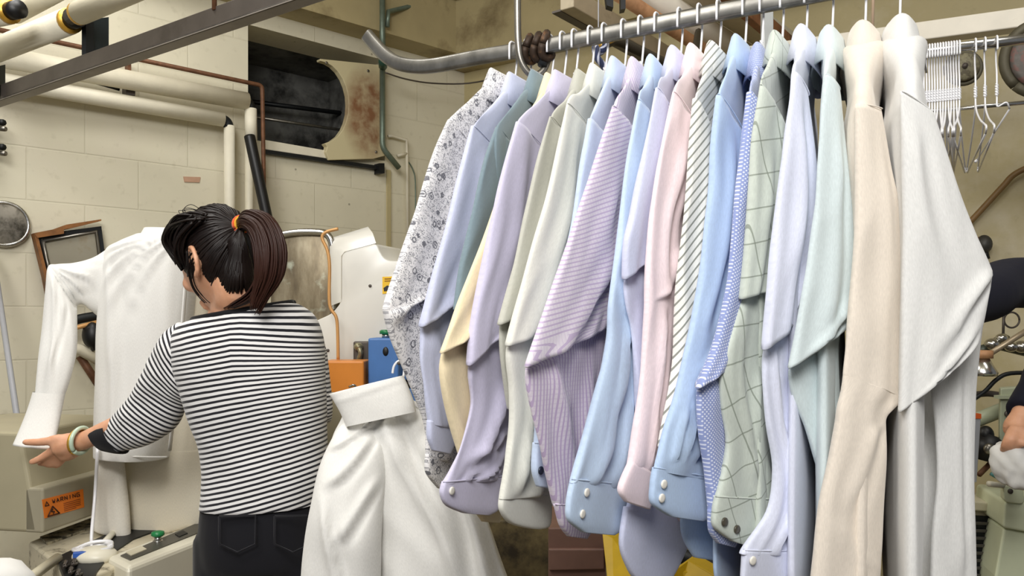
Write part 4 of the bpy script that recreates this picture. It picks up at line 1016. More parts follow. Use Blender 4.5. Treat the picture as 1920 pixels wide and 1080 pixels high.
for s in (-.003, .003): tube(mb, [TIE+ax*(.004+s)+(n_*math.cos(t)+b_*math.sin(t))*.0155 for t in [k/16*6.2832 for k in range(17)]], .0042, 8)
mb.build('hair_tie', M_cloth('orange hair tie', '#e2551d', 'stripe', p=.02, w=.4, c2='#e9b23a', ang=0), who)
# sweater
def ringp(q, d, th): return (P(q[0], q[1], d), P(q[2], q[3], d), th)
NB = Vector((0, -1, 0))
def zloft(mb, rings, dth, **kw): loft(mb, rings, NB, **kw)
mb = MB()
rows = [((398, 590, 540, 566), .15), ((368, 598, 562, 572), .17), ((334, 616, 588, 592), .19), ((326, 645, 602, 628), .21), ((332, 690, 607, 680), .22), ((346, 735, 610, 735), .22), ((360, 785, 611, 785), .21), ((376, 830, 612, 830), .205), ((385, 875, 613, 875), .21), ((386, 910, 612, 908), .215), ((384, 938, 606, 930), .22), ((382, 947, 606, 937), .215)]
ro = [ringp(q, DW, t) for q, t in rows]
loft(mb, ro, NB, K=48, sub=6, amp=.0035, fx=16, fy=12, seed=40, ex=1.0)
# stripe rows follow height on the torso
for i, v in enumerate(mb.v):
    dz = v.z-(v.x-P(480, 0, DW).x)*(.06+.20*smooth((1.33-v.z)/.25))
    sag = .02*math.exp(-((v.z-1.30)/.06)**2)*abs(v.x-P(470, 0, DW).x)/.15
    mb.uv[i] = (v.x, dz+sag)
sw = mb.build('sweater', [STR], who)
# sleeves
mb = MB()
rows = [((336, 604, 385, 690), 1.71, .085), ((312, 622, 362, 712), 1.715, .095), ((288, 660, 352, 742), 1.725, .095), ((265, 705, 346, 765), 1.74, .09), ((243, 745, 325, 805), 1.755, .088), ((215, 778, 280, 834), 1.765, .075), ((192, 800, 232, 846), 1.775, .062), ((186, 803, 222, 847), 1.776, .06)]
V = loft(mb, [ringp(q, d, t) for q, d, t in rows], NB, K=30, sub=6, amp=.004, fx=14, fy=26, seed=44, ex=1.0, cap0=True)
mb.build('sleeve', STR, who)
mb = MB()
rows = [((200, 794, 236, 851), 1.772, .078), ((186, 799, 220, 850), 1.775, .074), ((170, 806, 200, 846), 1.78, .062)]
loft(mb, [ringp(q, d, t) for q, d, t in rows], NB, K=26, sub=4, amp=.001, seed=45, ex=1.0); mb.build('cuff_band', BLK, who)
mb = MB()
rows = [((545, 585, 600, 625), 1.73, .08), ((562, 605, 608, 650), 1.735, .09), ((572, 660, 613, 672), 1.745, .09), ((574, 720, 618, 724), 1.755, .085), ((574, 775, 622, 768), 1.765, .08), ((574, 806, 618, 792), 1.80, .07), ((566, 804, 606, 784), 1.86, .06), ((556, 794, 590, 768), 1.94, .05)]
loft(mb, [ringp(q, d, t) for q, d, t in rows], NB, K=30, sub=6, amp=.003, fx=14, fy=22, seed=46, ex=1.0, cap0=True); mb.build('sleeve', STR, who)
mb = MB()
L, Rr = P(394, 592, DW), P(542, 566, DW); c = (L+Rr)/2; h = (Rr-L)/2
ringpts = [c+h*math.cos(t)*1.02+Vector((0, -1, 0))*math.sin(t)*.078 +Vector((0, 0, -.012*max(0, math.sin(t)))) for t in [k/40*6.2832 for k in range(41)]]
L2, R2 = P(366, 599, DW), P(548, 567, DW); c2_ = (L2+R2)/2; h2 = (R2-L2)/2
ringpts = [c2_+h2*math.cos(t)+Vector((0, -1, 0))*math.sin(t)*.084+Vector((0, 0, -.004*max(0, math.sin(t)))) for t in [k/40*6.2832 for k in range(41)]]
tube(mb, ringpts, .0062, 8); mb.build('neckband', BLK, who)
# trousers
mb = MB()
pel = [P(497, 930, 1.73), P(497, 970, 1.73), P(497, 1010, 1.73)]
loft(mb, [(P(391, 905, 1.73), P(604, 858, 1.73), .2), (P(383, 950, 1.73), P(606, 915, 1.73), .22), (P(380, 1010, 1.73), P(606, 1005, 1.73), .235), (P(384, 1055, 1.73), P(604, 1050, 1.73), .225)], NB, K=30, sub=5, amp=.0, cap0=True, cap1=True, ex=.95)
for hp, dx in ((hipL, -.02), (hipR, .03)):
    kn = Vector((hp.x+dx*.5, hp.y+.02, .48)); an = Vector((hp.x+dx, hp.y-.01, .1))
    limb(mb, [hp+Vector((0, 0, -.02)), (hp+kn)/2, kn, (kn+an)/2, an], [.092, .088, .066, .06, .056], 18)
tr = mb.build('trousers', DENIM, who, remesh=.008, rsmooth=5)
for sgn in (-1, 1):
    mb = MB(); cx = 497+sgn*52
    w_ = 34
    d0 = 1.605
    tube(mb, [P(cx-w_, 968, d0), P(cx+w_, 966, d0), P(cx+w_, 1020, d0-.006), P(cx, 1036, d0-.008), P(cx-w_, 1020, d0-.006), P(cx-w_, 968, d0)], .0022, 5); mb.build('pocket_seam', DENIM, who)
for hp, dx in ((hipL, -.02), (hipR, .03)):
    an = Vector((hp.x+dx, hp.y-.01, .09)); mb = MB()
    limb(mb, [an+Vector((.004, -.05, -.045)), an+Vector((-.005, .03, -.05)), an+Vector((-.015, .1, -.056)), an+Vector((-.02, .17, -.062))], [.038, .043, .042, .024])
    mb.build('shoe', BLACKR, who, remesh=.006, rsmooth=3)
# bangles
for (px, py, d, r_, tr_, mt, nm, lab) in ((152, 826, 1.78, .0285, .0048, JADE, 'bangle', 'pale green bangle'), (146, 828, 1.782, .0265, .0042, GOLD, 'bracelet', 'yellow metal bracelet')):
    c = P(px, py, d); ax = (P(140, 829, 1.785)-P(165, 824, 1.777)).normalized(); n_ = ax.orthogonal().normalized(); b_ = ax.cross(n_); mb = MB()
    ax2 = (ax+Vector((0, 0, .25))).normalized(); n_ = ax2.orthogonal().normalized(); b_ = ax2.cross(n_)
    tube(mb, [c+(n_*math.cos(t)+b_*math.sin(t))*r_ for t in [k/28*6.2832 for k in range(29)]], tr_, 8); o = mb.build(nm, mt, who); o['label'] = lab

# ---------------------------------------------------------------- second worker at the right edge, only the navy arm in view
who2 = thing('person', Vector((1.62, 1.62, 0)), 'worker in navy sweater at the right edge, arm reaching behind the pale grey shirt', 'person')
mb = MB(); hc2 = Vector((1.56, 1.64, 1.60)); R2 = basis(Vector((-1, -.1, -.15))); add_head(mb, hc2, R2)
bx = Vector((1.62, 1.62, 0))
limb(mb, [hc2+R2 @ Vector((0, -.03, -.04)), hc2+R2 @ Vector((0, -.03, -.1)), bx+Vector((0, 0, 1.38))], [.05, .053, .07])
limb(mb, [bx+Vector((0, 0, 1.38)), bx+Vector((0, 0, 1.2)), bx+Vector((0, 0, 1.0)), bx+Vector((0, 0, .88))], [.08, .11, .1, .115])
for s in (-1, 1):
    h_ = bx+Vector((0, s*.085, .84)); kn = bx+Vector((-.02, s*.09, .47)); an = bx+Vector((0.01, s*.1, .09))
    limb(mb, [h_, (h_+kn)/2, kn, (kn+an)/2, an], [.088, .08, .056, .052, .036])
    limb(mb, [an+Vector((.03, 0, -.04)), an+Vector((-.06, 0, -.055)), an+Vector((-.15, 0, -.065))], [.032, .034, .022])
a0, a1, a2 = Vector((1.58, 1.48, 1.34)), P(1930, 530, 1.42), P(1745, 585, 1.2)
limb(mb, [a0, a0.lerp(a1, .5), a1, a1.lerp(a2, .5), a2], [.046, .042, .036, .03, .022])
fd = (a2-a1).normalized()
limb(mb, [a2, a2+fd*.045, a2+fd*.085], [.021, .027, .022], 12)
for k, o in enumerate((-.026, -.009, .009, .025)):
    b0 = a2+fd*.08+Vector((0, 0, o)); finger(mb, [b0, b0+fd*.035, b0+fd*.055+Vector((0, -.018, 0)), b0+fd*.05+Vector((0, -.034, 0))], .009, .0072)
b0 = a2+fd*.03+Vector((0, -.012, .022)); finger(mb, [b0, b0+fd*.028+Vector((0, -.02, .014)), b0+fd*.05+Vector((0, -.03, .01))], .011, .008)
c0, c1, c2_ = Vector((1.58, 1.76, 1.33)), P(1985, 690, 1.7), P(1916, 780, 1.62)
limb(mb, [c0, c0.lerp(c1, .5), c1, c1.lerp(c2_, .5), c2_], [.046, .042, .036, .03, .022])
limb(mb, [c2_, P(1908, 800, 1.61), P(1902, 812, 1.60)], [.021, .026, .022], 12)
for k, (x0, x1, d_) in enumerate(((1898, 1884, 1.585), (1904, 1894, 1.58), (1911, 1905, 1.58), (1918, 1916, 1.585))):
    finger(mb, [P(x0, 806, d_), P(lerp(x0, x1, .6), 822, d_-.012), P(x1, 836, d_-.008), P(x1-3, 846, d_+.01)], .0095, .0072)
finger(mb, [P(1914, 800, 1.6), P(1922, 816, 1.57), P(1918, 832, 1.56)], .011, .008)
mb.build('body', SKIN, who2, remesh=.005, rsmooth=4)
mb = MB()
for i in range(NA):
    pass
def cap2(mb):
    vs = []; fs = []; uv = []
    for i in range(48):
        az = -math.pi+2*math.pi*i/48; h0 = hairline(az)
        for j in range(13):
            t = j/12; z = lerp(h0, HR[2]*.9995, 1-(1-t)**1.6); z_ = z/HR[2]; r_ = math.sqrt(max(0, 1-z_*z_))
            q = head_shape(Vector((HR[0]*r_*math.sin(az), HR[1]*r_*math.cos(az), z)))*(1.01+.06*min(1, t*5)+.012*noise.noise(Vector((az*14, t*3, 5))))
            vs.append(hc2+R2 @ q); uv.append((az*.07, t*.15))
    for i in range(48):
        for j in range(12): a = i*13+j; b = ((i+1) % 48)*13+j; fs.append((a, b, b+1, a+1))
    mb.add(vs, fs, uv)
cap2(mb); mb.build('hair', HAIRM, who2)
mb = MB()
limb(mb, [bx+Vector((0, 0, 1.40)), bx+Vector((0, 0, 1.34)), bx+Vector((0, 0, 1.2)), bx+Vector((0, 0, 1.0)), bx+Vector((0, 0, .86))], [.085, .13, .145, .135, .135], 24)
for (p0, p1, p2, e) in ((a0, a1, a2, .86), (c0, c1, c2_, .97)):
    limb(mb, [p0+(p0-p1)*.15, p0.lerp(p1, .5), p1, p1.lerp(p2, .5), p1.lerp(p2, e)], [.06, .056, .046, .043, .036], 18)
mb.build('sweater', NAVY, who2, remesh=.007, rsmooth=5)
mb = MB()
for s in (-1, 1):
    h_ = bx+Vector((0, s*.085, .88)); kn = bx+Vector((-.02, s*.09, .47)); an = bx+Vector((0.01, s*.1, .1))
    limb(mb, [h_, (h_+kn)/2, kn, (kn+an)/2, an], [.1, .092, .07, .064, .058], 18)
mb.build('trousers', DENIM, who2, remesh=.01, rsmooth=4)
for s in (-1, 1):
    an = bx+Vector((0.01, s*.1, .09)); mb = MB()
    limb(mb, [an+Vector((.05, 0, -.045)), an+Vector((-.03, 0, -.05)), an+Vector((-.1, 0, -.056)), an+Vector((-.17, 0, -.062))], [.038, .043, .042, .024])
    mb.build('shoe', BLACKR, who2, remesh=.007, rsmooth=3)
# ================================================================ shirt finishing machine at the left, with the white shirt dressed on its form
def flat_poly(mb, pts, z, h):
    """level plate: outline pixels on height z, thickness h downwards"""
    prism(mb, [H(x, y, z) for x, y in pts], (0, 0, -h))
fm = thing('form_finisher', Vector((P(300, 900, 2.05).x, 2.05, 0)), 'cream shirt form finishing machine with cloth padded form and orange warning label', 'machine')
# upright cabinet behind, its face slanting away to the right
def qbox(mb, pa, da, pb, db, z0, z1, thick, lean=0):
    A = P(pa, HZ, da).xy; B = P(pb, HZ, db).xy; D = (B-A).normalized(); Nn = Vector((-D.y, D.x))
    if Nn.dot(A) < 0: Nn = -Nn
    a = [v3(A, z0), v3(B, z0), v3(B, z1)+v3(Nn*lean, 0), v3(A, z1)+v3(Nn*lean, 0)]
    prism(mb, a, v3(Nn*thick, 0)); return A, D, Nn
mb = MB(); zt = EYE-(812-600)/F*1.9; zb0 = EYE-(1000-600)/F*1.9; zm = EYE-(915-600)/F*1.9
A, D, Nn = qbox(mb, 72, 1.9, 250, 2.25, zb0, zt, .34, .05); mb.build('cabinet', GREIGE, fm, smooth=False, bevel=.008)
mb = MB(); A2 = A-Nn*.012; prism(mb, [v3(A2, zb0), v3(A2+D*.35, zb0), v3(A2+D*.35, zm), v3(A2, zm)], v3(Nn*.05, 0)); mb.build('panel', M_plain('grey beige panel', '#a49d87', .45, var=.05), fm, smooth=False, bevel=.006)
# warning label on the lower panel
def on_panel(px, py, off=.002):
    n_ = -Nn; W_ = A2+n_*off; u = (px-960)/F; d = n_.dot(W_)/(n_.x*u+n_.y); return P(px, py, d)
lab = MB(); prism(lab, [on_panel(*q, off=.0012) for q in ((79, 937), (156, 917), (158, 951), (84, 972))], v3(Nn*.001, 0))
lo = lab.build('warning_label', M_plain('orange label', '#ee7f1a', .5, var=.02), fm, smooth=False); lo['label'] = 'orange warning label'
BLKI = M_plain('black ink', '#3a1c0a', .6, var=.0); REDI = M_plain('brown ink', '#7a3a10', .6, var=0)
def lp(s, t, off=.0022):   # label coordinates 0..1
    tl, tr, br, bl = Vector((79, 937)), Vector((156, 917)), Vector((158, 951)), Vector((84, 972))
    q = tl.lerp(tr, s).lerp(bl.lerp(br, s), t); return on_panel(q.x, q.y, off)
# triangle with the spark mark
mb = MB(); a, b, c = (.08, .95), (.38, .95), (.23, .48)
def tri_bar(p, q, w=.0016): tube(mb, [lp(*p), lp(*q)], w, 4)
tri_bar(a, b); tri_bar(b, c); tri_bar(c, a); tri_bar((.23, .62), (.19, .76), .0013); tri_bar((.19, .76), (.26, .78), .0013); tri_bar((.26, .78), (.22, .9), .0013)
mb.build('warning_sign', BLKI, lo)
mb = MB(); tri_bar((.05, .38), (.15, .38), .001); tri_bar((.15, .38), (.1, .16), .001); tri_bar((.1, .16), (.05, .38), .001); mb.build('small_sign', BLKI, lo)
# word WARNING in bar letters
GL = {'W': [((0, 0), (.25, 1)), ((.25, 1), (.5, .4)), ((.5, .4), (.75, 1)), ((.75, 1), (1, 0))], 'A': [((0, 1), (.5, 0)), ((.5, 0), (1, 1)), ((.2, .65), (.8, .65))], 'R': [((0, 0), (0, 1)), ((0, 0), (.9, 0)), ((.9, 0), (.9, .5)), ((.9, .5), (0, .5)), ((.4, .5), (1, 1))], 'N': [((0, 1), (0, 0)), ((0, 0), (1, 1)), ((1, 1), (1, 0))], 'I': [((.5, 0), (.5, 1))], 'G': [((1, 0), (0, 0)), ((0, 0), (0, 1)), ((0, 1), (1, 1)), ((1, 1), (1, .5)), ((1, .5), (.5, .5))]}
mb = MB()
for k, ch in enumerate('WARNING'):
    x0 = .24+k*.1
    for (p, q) in GL[ch]: tube(mb, [lp(x0+p[0]*.062, .13+p[1]*.2), lp(x0+q[0]*.062, .13+q[1]*.2)], .0009, 4)
mb.build('lettering', BLKI, lo)
mb = MB()
for k in range(5): tube(mb, [lp(.5, .5+k*.1), lp(.5+(.42 if k < 4 else .3), .5+k*.1)], .0006, 4)
mb.build('fine_print', REDI, lo)
# lower base with the soiled top, dark trough, control ledge with knob
zbase = .80
mb = MB(); flat_poly(mb, [(54, 1016), (198, 958), (420, 900), (520, 960), (340, 1010), (150, 1090)], zbase, .8)
mb.build('base', M_plain('soiled cream base', '#cfc6ad', .5, var=.06, dark='#6a6250', thr=(.54, .66), dscale=26), fm, smooth=False, bevel=.006)
mb = MB(); flat_poly(mb, [(106, 1044), (225, 990), (330, 958), (345, 975), (250, 1010), (205, 1040), (175, 1080), (120, 1080)], zbase+.004, .012); mb.build('trough', BLACKM, fm, smooth=False)
mb = MB(); flat_poly(mb, [(75, 1006), (185, 966), (262, 945), (258, 955), (180, 985), (88, 1018)], zbase+.006, .01); mb.build('debris_tray', M_plain('lint covered tray', '#b0a78d', .8, var=.2, scale=60, dark='#3b372c', thr=(.45, .58), dscale=40), fm, smooth=False)
zl = .815
mb = MB(); flat_poly(mb, [(201, 1043), (240, 1064), (430, 990), (395, 968)], zl, .2); mb.build('control_ledge', CREAM, fm, smooth=False, bevel=.012)
mb = MB(); flat_poly(mb, [(226, 1041), (244, 1049), (405, 985), (385, 974)], zl+.003, .004); mb.build('control_strip', M_plain('dark control strip', '#55534c', .4, .3), fm, smooth=False)
mb = MB(); flat_poly(mb, [(236, 1035), (246, 1041), (275, 1029), (265, 1023)], zl+.005, .004); mb.build('name_plate', CREAM2, fm, smooth=False)
mb = MB(); flat_poly(mb, [(328, 1001), (336, 1006), (352, 999), (343, 994)], zl+.005, .004); mb.build('slot', BLACKM, fm, smooth=False)
c = H(296, 1016, zl)
mb = MB(); tube(mb, [c, c+Vector((0, 0, .014))], .008, 14); tube(mb, [c+Vector((0, 0, .001)), c+Vector((0, 0, .004))], .0115, 16); mb.build('knob_stem', STEEL, fm)
mb = MB(); tube(mb, [c+Vector((0, 0, .014)), c+Vector((0, 0, .017)), c+Vector((0, 0, .024)), c+Vector((0, 0, .026))], [.012, .0155, .0145, .009], 20); mb.build('green_knob', GREENM, fm)
# rail and clutter by the trough
mb = MB(); tube(mb, [H(20, 1110, zbase+.01), H(108, 1046, zbase+.01)], .011, 10); mb.build('rail', CREAM2, fm)
mb = MB()
c = H(176, 1030, zbase+.02)
rs2 = random.Random(5)
tube(mb, spts([c+Vector((.05*math.cos(t)*rs2.uniform(.5, 1), .04*math.sin(t)*rs2.uniform(.5, 1), .01*rs2.random())) for t in [k*1.1 for k in range(16)]], 5), .0045, 7)
mb.build('tangled_cord', WHITEW, fm)
mb = MB(); ellipsoid(mb, H(178, 1042, zbase+.01), Matrix.Identity(3), (.05, .04, .022), 18, 12); mb.build('cord_reel', CREAM, fm)
mb = MB(); box(mb, H(150, 1040, zbase+.02), (.028, .012, .014), Matrix.Rotation(.4, 3, 'Z')); mb.build('blue_tag', M_plain('blue tag', '#3560b4', .4), fm, smooth=False, bevel=.002)
mb = MB()
for (x, y) in ((118, 1056), (128, 1068), (134, 1052), (142, 1072)): tube(mb, spts([H(x, y, zbase), H(x+6, y-3, zbase+.015), H(x+3, y+6, zbase+.02), H(x+12, y+4, zbase)], 4), .004, 6)
mb.build('wiring', DSTEEL, fm)
mb = MB(); tube(mb, [H(195, 1018, zbase+.01), H(225, 985, zbase+.012)], .008, 8); mb.build('lever', CREAM, fm)
mb = MB(); tube(mb, spts([P(183, 840, 1.96), P(178, 930, 1.95), P(172, 1000, 1.9), H(172, 1026, zbase+.02)], 6), .0042, 8); mb.build('pull_cord', WHITEW, fm)
# padded form: standing cloth covered buck
NF = Vector((.1, -1, .02))
mb = MB(); DF = 2.12
rows = [((262, 452, 360, 452), .05), ((225, 475, 385, 475), .09), ((214, 560, 392, 560), .1), ((212, 700, 395, 700), .1), ((212, 830, 397, 830), .1), ((225, 850, 400, 845), .1), ((232, 920, 402, 905), .1), ((240, 1000, 408, 965), .085), ((243, 1013, 410, 972), .06)]
loft(mb, [ringp(q, DF, t) for q, t in rows], NF, K=30, sub=6, amp=.004, fx=10, fy=6, seed=60, ex=.75, cap0=True, cap1=True); mb.build('padded_form', PADC, fm)
mb = MB(); rows = [((188, 790, 224, 790), .03), ((184, 850, 229, 850), .035), ((178, 930, 237, 930), .045), ((174, 985, 242, 996), .045), ((186, 998, 243, 1012), .03)]
loft(mb, [ringp(q, 2.04, t) for q, t in rows], NF, K=24, sub=6, amp=.006, fx=22, fy=4, seed=61, ex=.85, cap0=True, cap1=True); mb.build('cloth_skirt', M_cloth('white pad cloth', '#ece7db', rough=.95), fm)
# sleeve arm of the form
mb = MB(); tube(mb, [P(230, 500, 2.12), P(120, 520, 2.1), P(106, 560, 2.09)], .02, 10); mb.build('sleeve_arm', STEELD, fm)

# ---- the white shirt dressed on the form
ws_ = thing('white_shirt', Vector((P(255, 850, 2.05).x, 2.05, 1.0)), 'white shirt dressed on the finishing form with one sleeve held out to the left', 'shirt')
mb = MB(); DB = 2.06
rows = [((258, 440, 352, 442), .08), ((228, 455, 362, 460), .13), ((204, 472, 366, 500), .15), ((198, 520, 362, 560), .17), ((192, 600, 352, 640), .18), ((189, 700, 338, 730), .185), ((187, 800, 324, 800), .19), ((187, 846, 316, 850), .19), ((188, 853, 314, 858), .188)]
loft(mb, [ringp(q, DB, t) for q, t in rows], NF, K=72, sub=8, amp=.005, fx=14, fy=3, seed=62, ex=.8, cap0=True,
     folds=[(.5, -.7, .03, .40, .08, .010), (.75, -.5, .03, .45, .07, .010), (.9, -.2, .04, .5, .07, .009), (.3, -.8, .03, .34, .07, .009), (-.5, -.1, .35, .8, .12, .010), (-.7, -.35, .3, .6, .08, .008), (-.3, .1, .45, .95, .1, .007), (.1, -.8, .02, .26, .06, .007)]); mb.build('body', WHITEC, ws_)
mb = MB()  # front edge and hem bands
tube(mb, spts([P(352, 470, 1.99), P(346, 560, 1.975), P(334, 700, 1.97), P(318, 845, 1.968)], 6), .009, 8, flat=(.35, 1)); mb.build('placket', WHITEC, ws_)
mb = MB(); tube(mb, spts([P(190, 850, 1.99), P(230, 855, 1.972), P(275, 857, 1.968), P(313, 857, 1.972)], 5), .0022, 6); mb.build('hem', WHITEC, ws_)
mb = MB(); rows = [((272, 428, 338, 430), .06), ((266, 440, 344, 442), .075), ((260, 450, 350, 454), .085)]
loft(mb, [ringp(q, DB-.01, t) for q, t in rows], NF, K=24, sub=4, amp=.001, seed=63, cap0=True); mb.build('collar', WHITEC, ws_)
mb = MB()
rows = [((226, 456, 192, 598), 2.05, .1), ((205, 466, 176, 584), 2.045, .09), ((175, 484, 160, 572), 2.03, .08), ((140, 494, 146, 572), 2.01, .075), ((108, 497, 143, 578), 1.99, .065), ((92, 502, 144, 586), 1.97, .055), ((87, 540, 144, 610), 1.955, .05), ((80, 610, 142, 660), 1.94, .05), ((73, 670, 134, 695), 1.92, .045), ((67, 738, 118, 742), 1.9, .04)]
loft(mb, [ringp(q, d, t) for q, d, t in rows], Vector((.25, -1, .1)), K=52, sub=8, amp=.005, fx=24, fy=5, seed=64, ex=.9,
     folds=[(-.9, .5, .50, .22, .12, .010), (-.8, .8, .50, .30, .1, .010), (-.7, .95, .52, .40, .1, .009), (-.4, .2, .55, .95, .16, .007), (.4, -.1, .6, .95, .14, .006), (-.9, .1, .48, .12, .1, .008)]); mb.build('sleeve', WHITEC, ws_)
mb = MB(); rows = [((64, 734, 120, 738), 1.9, .045), ((54, 765, 114, 768), 1.885, .042), ((40, 800, 107, 805), 1.86, .038), ((25, 834, 98, 842), 1.83, .03)]
loft(mb, [ringp(q, d, t) for q, d, t in rows], Vector((.2, -1, 0)), K=26, sub=6, amp=.0016, seed=65, ex=.85, cap1=True); mb.build('cuff', WHITEC, ws_)

# white rounded cover at the bottom left corner
r = thing('white_garment', H(0, 1085, .82), 'white cloth bundle just showing in the bottom left corner', 'cloth')
mb = MB(); ellipsoid(mb, H(-14, 1108, .84), Matrix.Rotation(.5, 3, 'Z'), (.075, .05, .06), 20, 14, lambda q: q*(1+.08*noise.noise(q*40))); mb.build('bundle', WHITEC, r)
# ================================================================ press machine behind the woman
DP = 2.75
pm = thing('shirt_press', Vector((P(640, 900, DP).x, DP+.1, 0)), 'white shirt press with arched cover, stained steel plate, orange and blue control boxes', 'machine')
ext = Vector((.10, .30, 0))
def rounded(pts, n=5, r=.35):
    """rounds the corners of a 2D outline"""
    out = []; m_ = len(pts)
    for i in range(m_):
        a, b, c = Vector(pts[i-1]), Vector(pts[i]), Vector(pts[(i+1) % m_])
        p = b.lerp(a, r if r < 1 else min(.49, r/(a-b).length)); q = b.lerp(c, r if r < 1 else min(.49, r/(c-b).length))
        for k in range(n+1):
            t = k/n; out.append(p*(1-t)**2+b*2*t*(1-t)+q*t*t)
    return out
mb = MB()
cov = [(582, 606), (622, 588), (640, 566), (640, 478), (648, 471), (706, 455), (712, 472), (722, 487), (740, 490), (765, 486), (776, 468), (788, 436), (850, 430), (850, 760), (582, 760)]
prism(mb, [P(p.x, p.y, DP) for p in rounded(cov, 5, 10)], ext); mb.build('cover', WHITE_P, pm, bevel=.012, angle=.9)
mb = MB()
f_ = [(640, 566), (640, 480), (646, 472), (705, 456)]; m_ = [(624, 572), (622, 466), (630, 456), (699, 437)]; k_ = [(616, 578), (612, 456), (618, 447), (690, 425)]
vs = [P(x, y, DP-.001) for x, y in f_]+[P(x, y, DP+.02) for x, y in m_]+[P(x, y, DP+.075) for x, y in k_]+[P(x, y, DP+.3) for x, y in k_]
fs = [(r_*4+c_, r_*4+c_+1, r_*4+c_+5, r_*4+c_+4) for r_ in range(3) for c_ in range(3)]
vs += [P(705, 456, DP-.001), P(699, 437, DP+.02), P(690, 425, DP+.075), P(690, 425, DP+.3), P(712, 480, DP), P(712, 480, DP+.3)]
fs += [(16, 17, 18, 19, 21, 20)]
mb.add(vs, fs); mb.build('hood', WHITE_P, pm, bevel=.008, angle=1.2)
for (x, y) in ((694, 536), (615, 657)):
    mb = MB(); disc(mb, P(x, y, DP), (0, -1, 0), .0055, .003, 12); mb.build('bolt', DSTEEL, pm)
# yellow sticker with black mark
mb = MB(); prism(mb, [P(717, 519, DP-.002), P(741, 518, DP-.002), P(740, 549, DP-.002), P(717, 551, DP-.002)], (0, .0015, 0)); st = mb.build('warning_sticker', M_plain('yellow sticker', '#f2c216', .45, var=.02), pm, smooth=False); st['label'] = 'yellow warning sticker'
mb = MB(); prism(mb, [P(x, y, DP-.004) for x, y in ((719, 540), (726, 535), (732, 537), (736, 529), (737, 538), (731, 545), (720, 546))], (0, .0015, 0)); mb.build('pictogram', BLACKR, st, smooth=False)
mb = MB()
for y0 in (523, 527): tube(mb, [P(721, y0, DP-.003), P(735, y0-.5, DP-.003)], .0012, 4)
mb.build('lettering', REDI, st)
# stained stainless plate standing left of the cover
mb = MB(); sp = [(508, 470), (516, 446), (545, 436), (590, 434), (612, 440), (622, 470), (622, 590), (600, 612), (505, 640)]
prism(mb, [P(p.x, p.y, DP+.06) for p in rounded(sp, 4, 14)], (.02, .05, 0))
m = NT('stained stainless'); v = m.coord('Object', (6, 1, 2)); f = m.noise(v, 3, 6, .6); f2 = m.noise(m.coord(), 14, 6)
k = m.ramp(f, [(.32, rgb('#6a5f4e')), (.5, rgb('#8a7e67')), (.68, rgb('#aca189'))]); k = m.mix(m.ramp(f2, [(.6, (0, 0, 0, 1)), (.72, (.8, .8, .8, 1))]), k, rgb('#c9cdb8')); m.base(k); m.setp(.38, .55)
mb.build('steel_plate', m.m, pm, bevel=.006, angle=.9)
mb = MB(); tube(mb, spts([P(506, 480, DP+.05), P(512, 448, DP+.05), P(545, 437, DP+.05), P(590, 435, DP+.05), P(616, 442, DP+.05), P(624, 480, DP+.05), P(624, 580, DP+.05)], 6), .012, 10); mb.build('plate_rim', STEEL, pm)
# copper rod and orange box
mb = MB(); tube(mb, spts([P(634, 429, DP-.1), P(612, 435, DP-.1), P(604, 446, DP-.1), P(614, 470, DP-.1), P(618, 500, DP-.1), P(618, 570, DP-.1), P(630, 594, DP-.1), P(633, 620, DP-.1), P(634, 674, DP-.1)], 6), .0055, 10); mb.build('copper_rod', COPPER, pm)
def fbox(x0, y0, x1, y1, d, dep, name, mat, yaw=.0, bev=.006):
    A, B = P(x0, y0, d), P(x1, y0, d); zb_ = P(x0, y1, d).z; mb = MB()
    prism(mb, [A, B, Vector((B.x, B.y, zb_)), Vector((A.x, A.y, zb_))], (yaw, dep, 0)); return mb.build(name, mat, pm, smooth=False, bevel=bev)
fbox(604, 677, 682, 738, DP-.18, .12, 'orange_box', ORANGE)
mb = MB(); tube(mb, spts([P(655, 725, DP-.19), P(663, 722, DP-.2), P(668, 726, DP-.19)], 4), .004, 8); mb.build('small_lever', STEEL, pm)
bb = fbox(690, 634, 747, 722, DP-.16, .14, 'blue_box', BLUE)
mb = MB(); ellipsoid(mb, P(723, 659, DP-.16), Matrix.Identity(3), (.0095, .004, .015), 20, 12); mb.build('key_hole', BLACKR, bb)
mb = MB(); c = P(724, 633, DP-.1); tube(mb, [c, c+Vector((0, 0, .012))], .014, 16); mb.build('button_collar', STEEL, pm)
mb = MB(); tube(mb, [c+Vector((0, 0, .012)), c+Vector((0, 0, .022)), c+Vector((0, 0, .026))], [.022, .022, .016], 18); mb.build('green_button', GREENM, pm)
fbox(662, 640, 692, 700, DP-.02, .06, 'plate', DSTEEL)
mb = MB(); [ellipsoid(mb, P(x, y, DP-.04), Matrix.Identity(3), (.016, .016, .014), 10, 8) for x, y in ((672, 650),)]; tube(mb, spts([P(668, 645, DP-.04), P(676, 660, DP-.05), P(672, 680, DP-.04), P(680, 700, DP-.04)], 4), .008, 8); mb.build('valve_cluster', M_plain('tarnished brass', '#8d876c', .4, .6, var=.3, scale=60), pm)
fbox(746, 640, 800, 735, DP+.0, .1, 'dark_housing', BLACKM)
fbox(756, 700, 830, 712, DP-.08, .05, 'blue_ledge', BLUE, bev=.003)
fbox(766, 728, 860, 800, DP-.1, .14, 'blue_box', BLUE)
mb = MB(); ellipsoid(mb, P(772, 716, DP-.03), Matrix.Identity(3), (.02, .015, .012), 12, 8); mb.build('valve', STEELD, pm)
fbox(783, 741, 830, 800, DP-.2, .08, 'yellow_guard', YEL)
fbox(560, 736, 860, 1400, DP-.02, .4, 'pedestal', CREAM2)
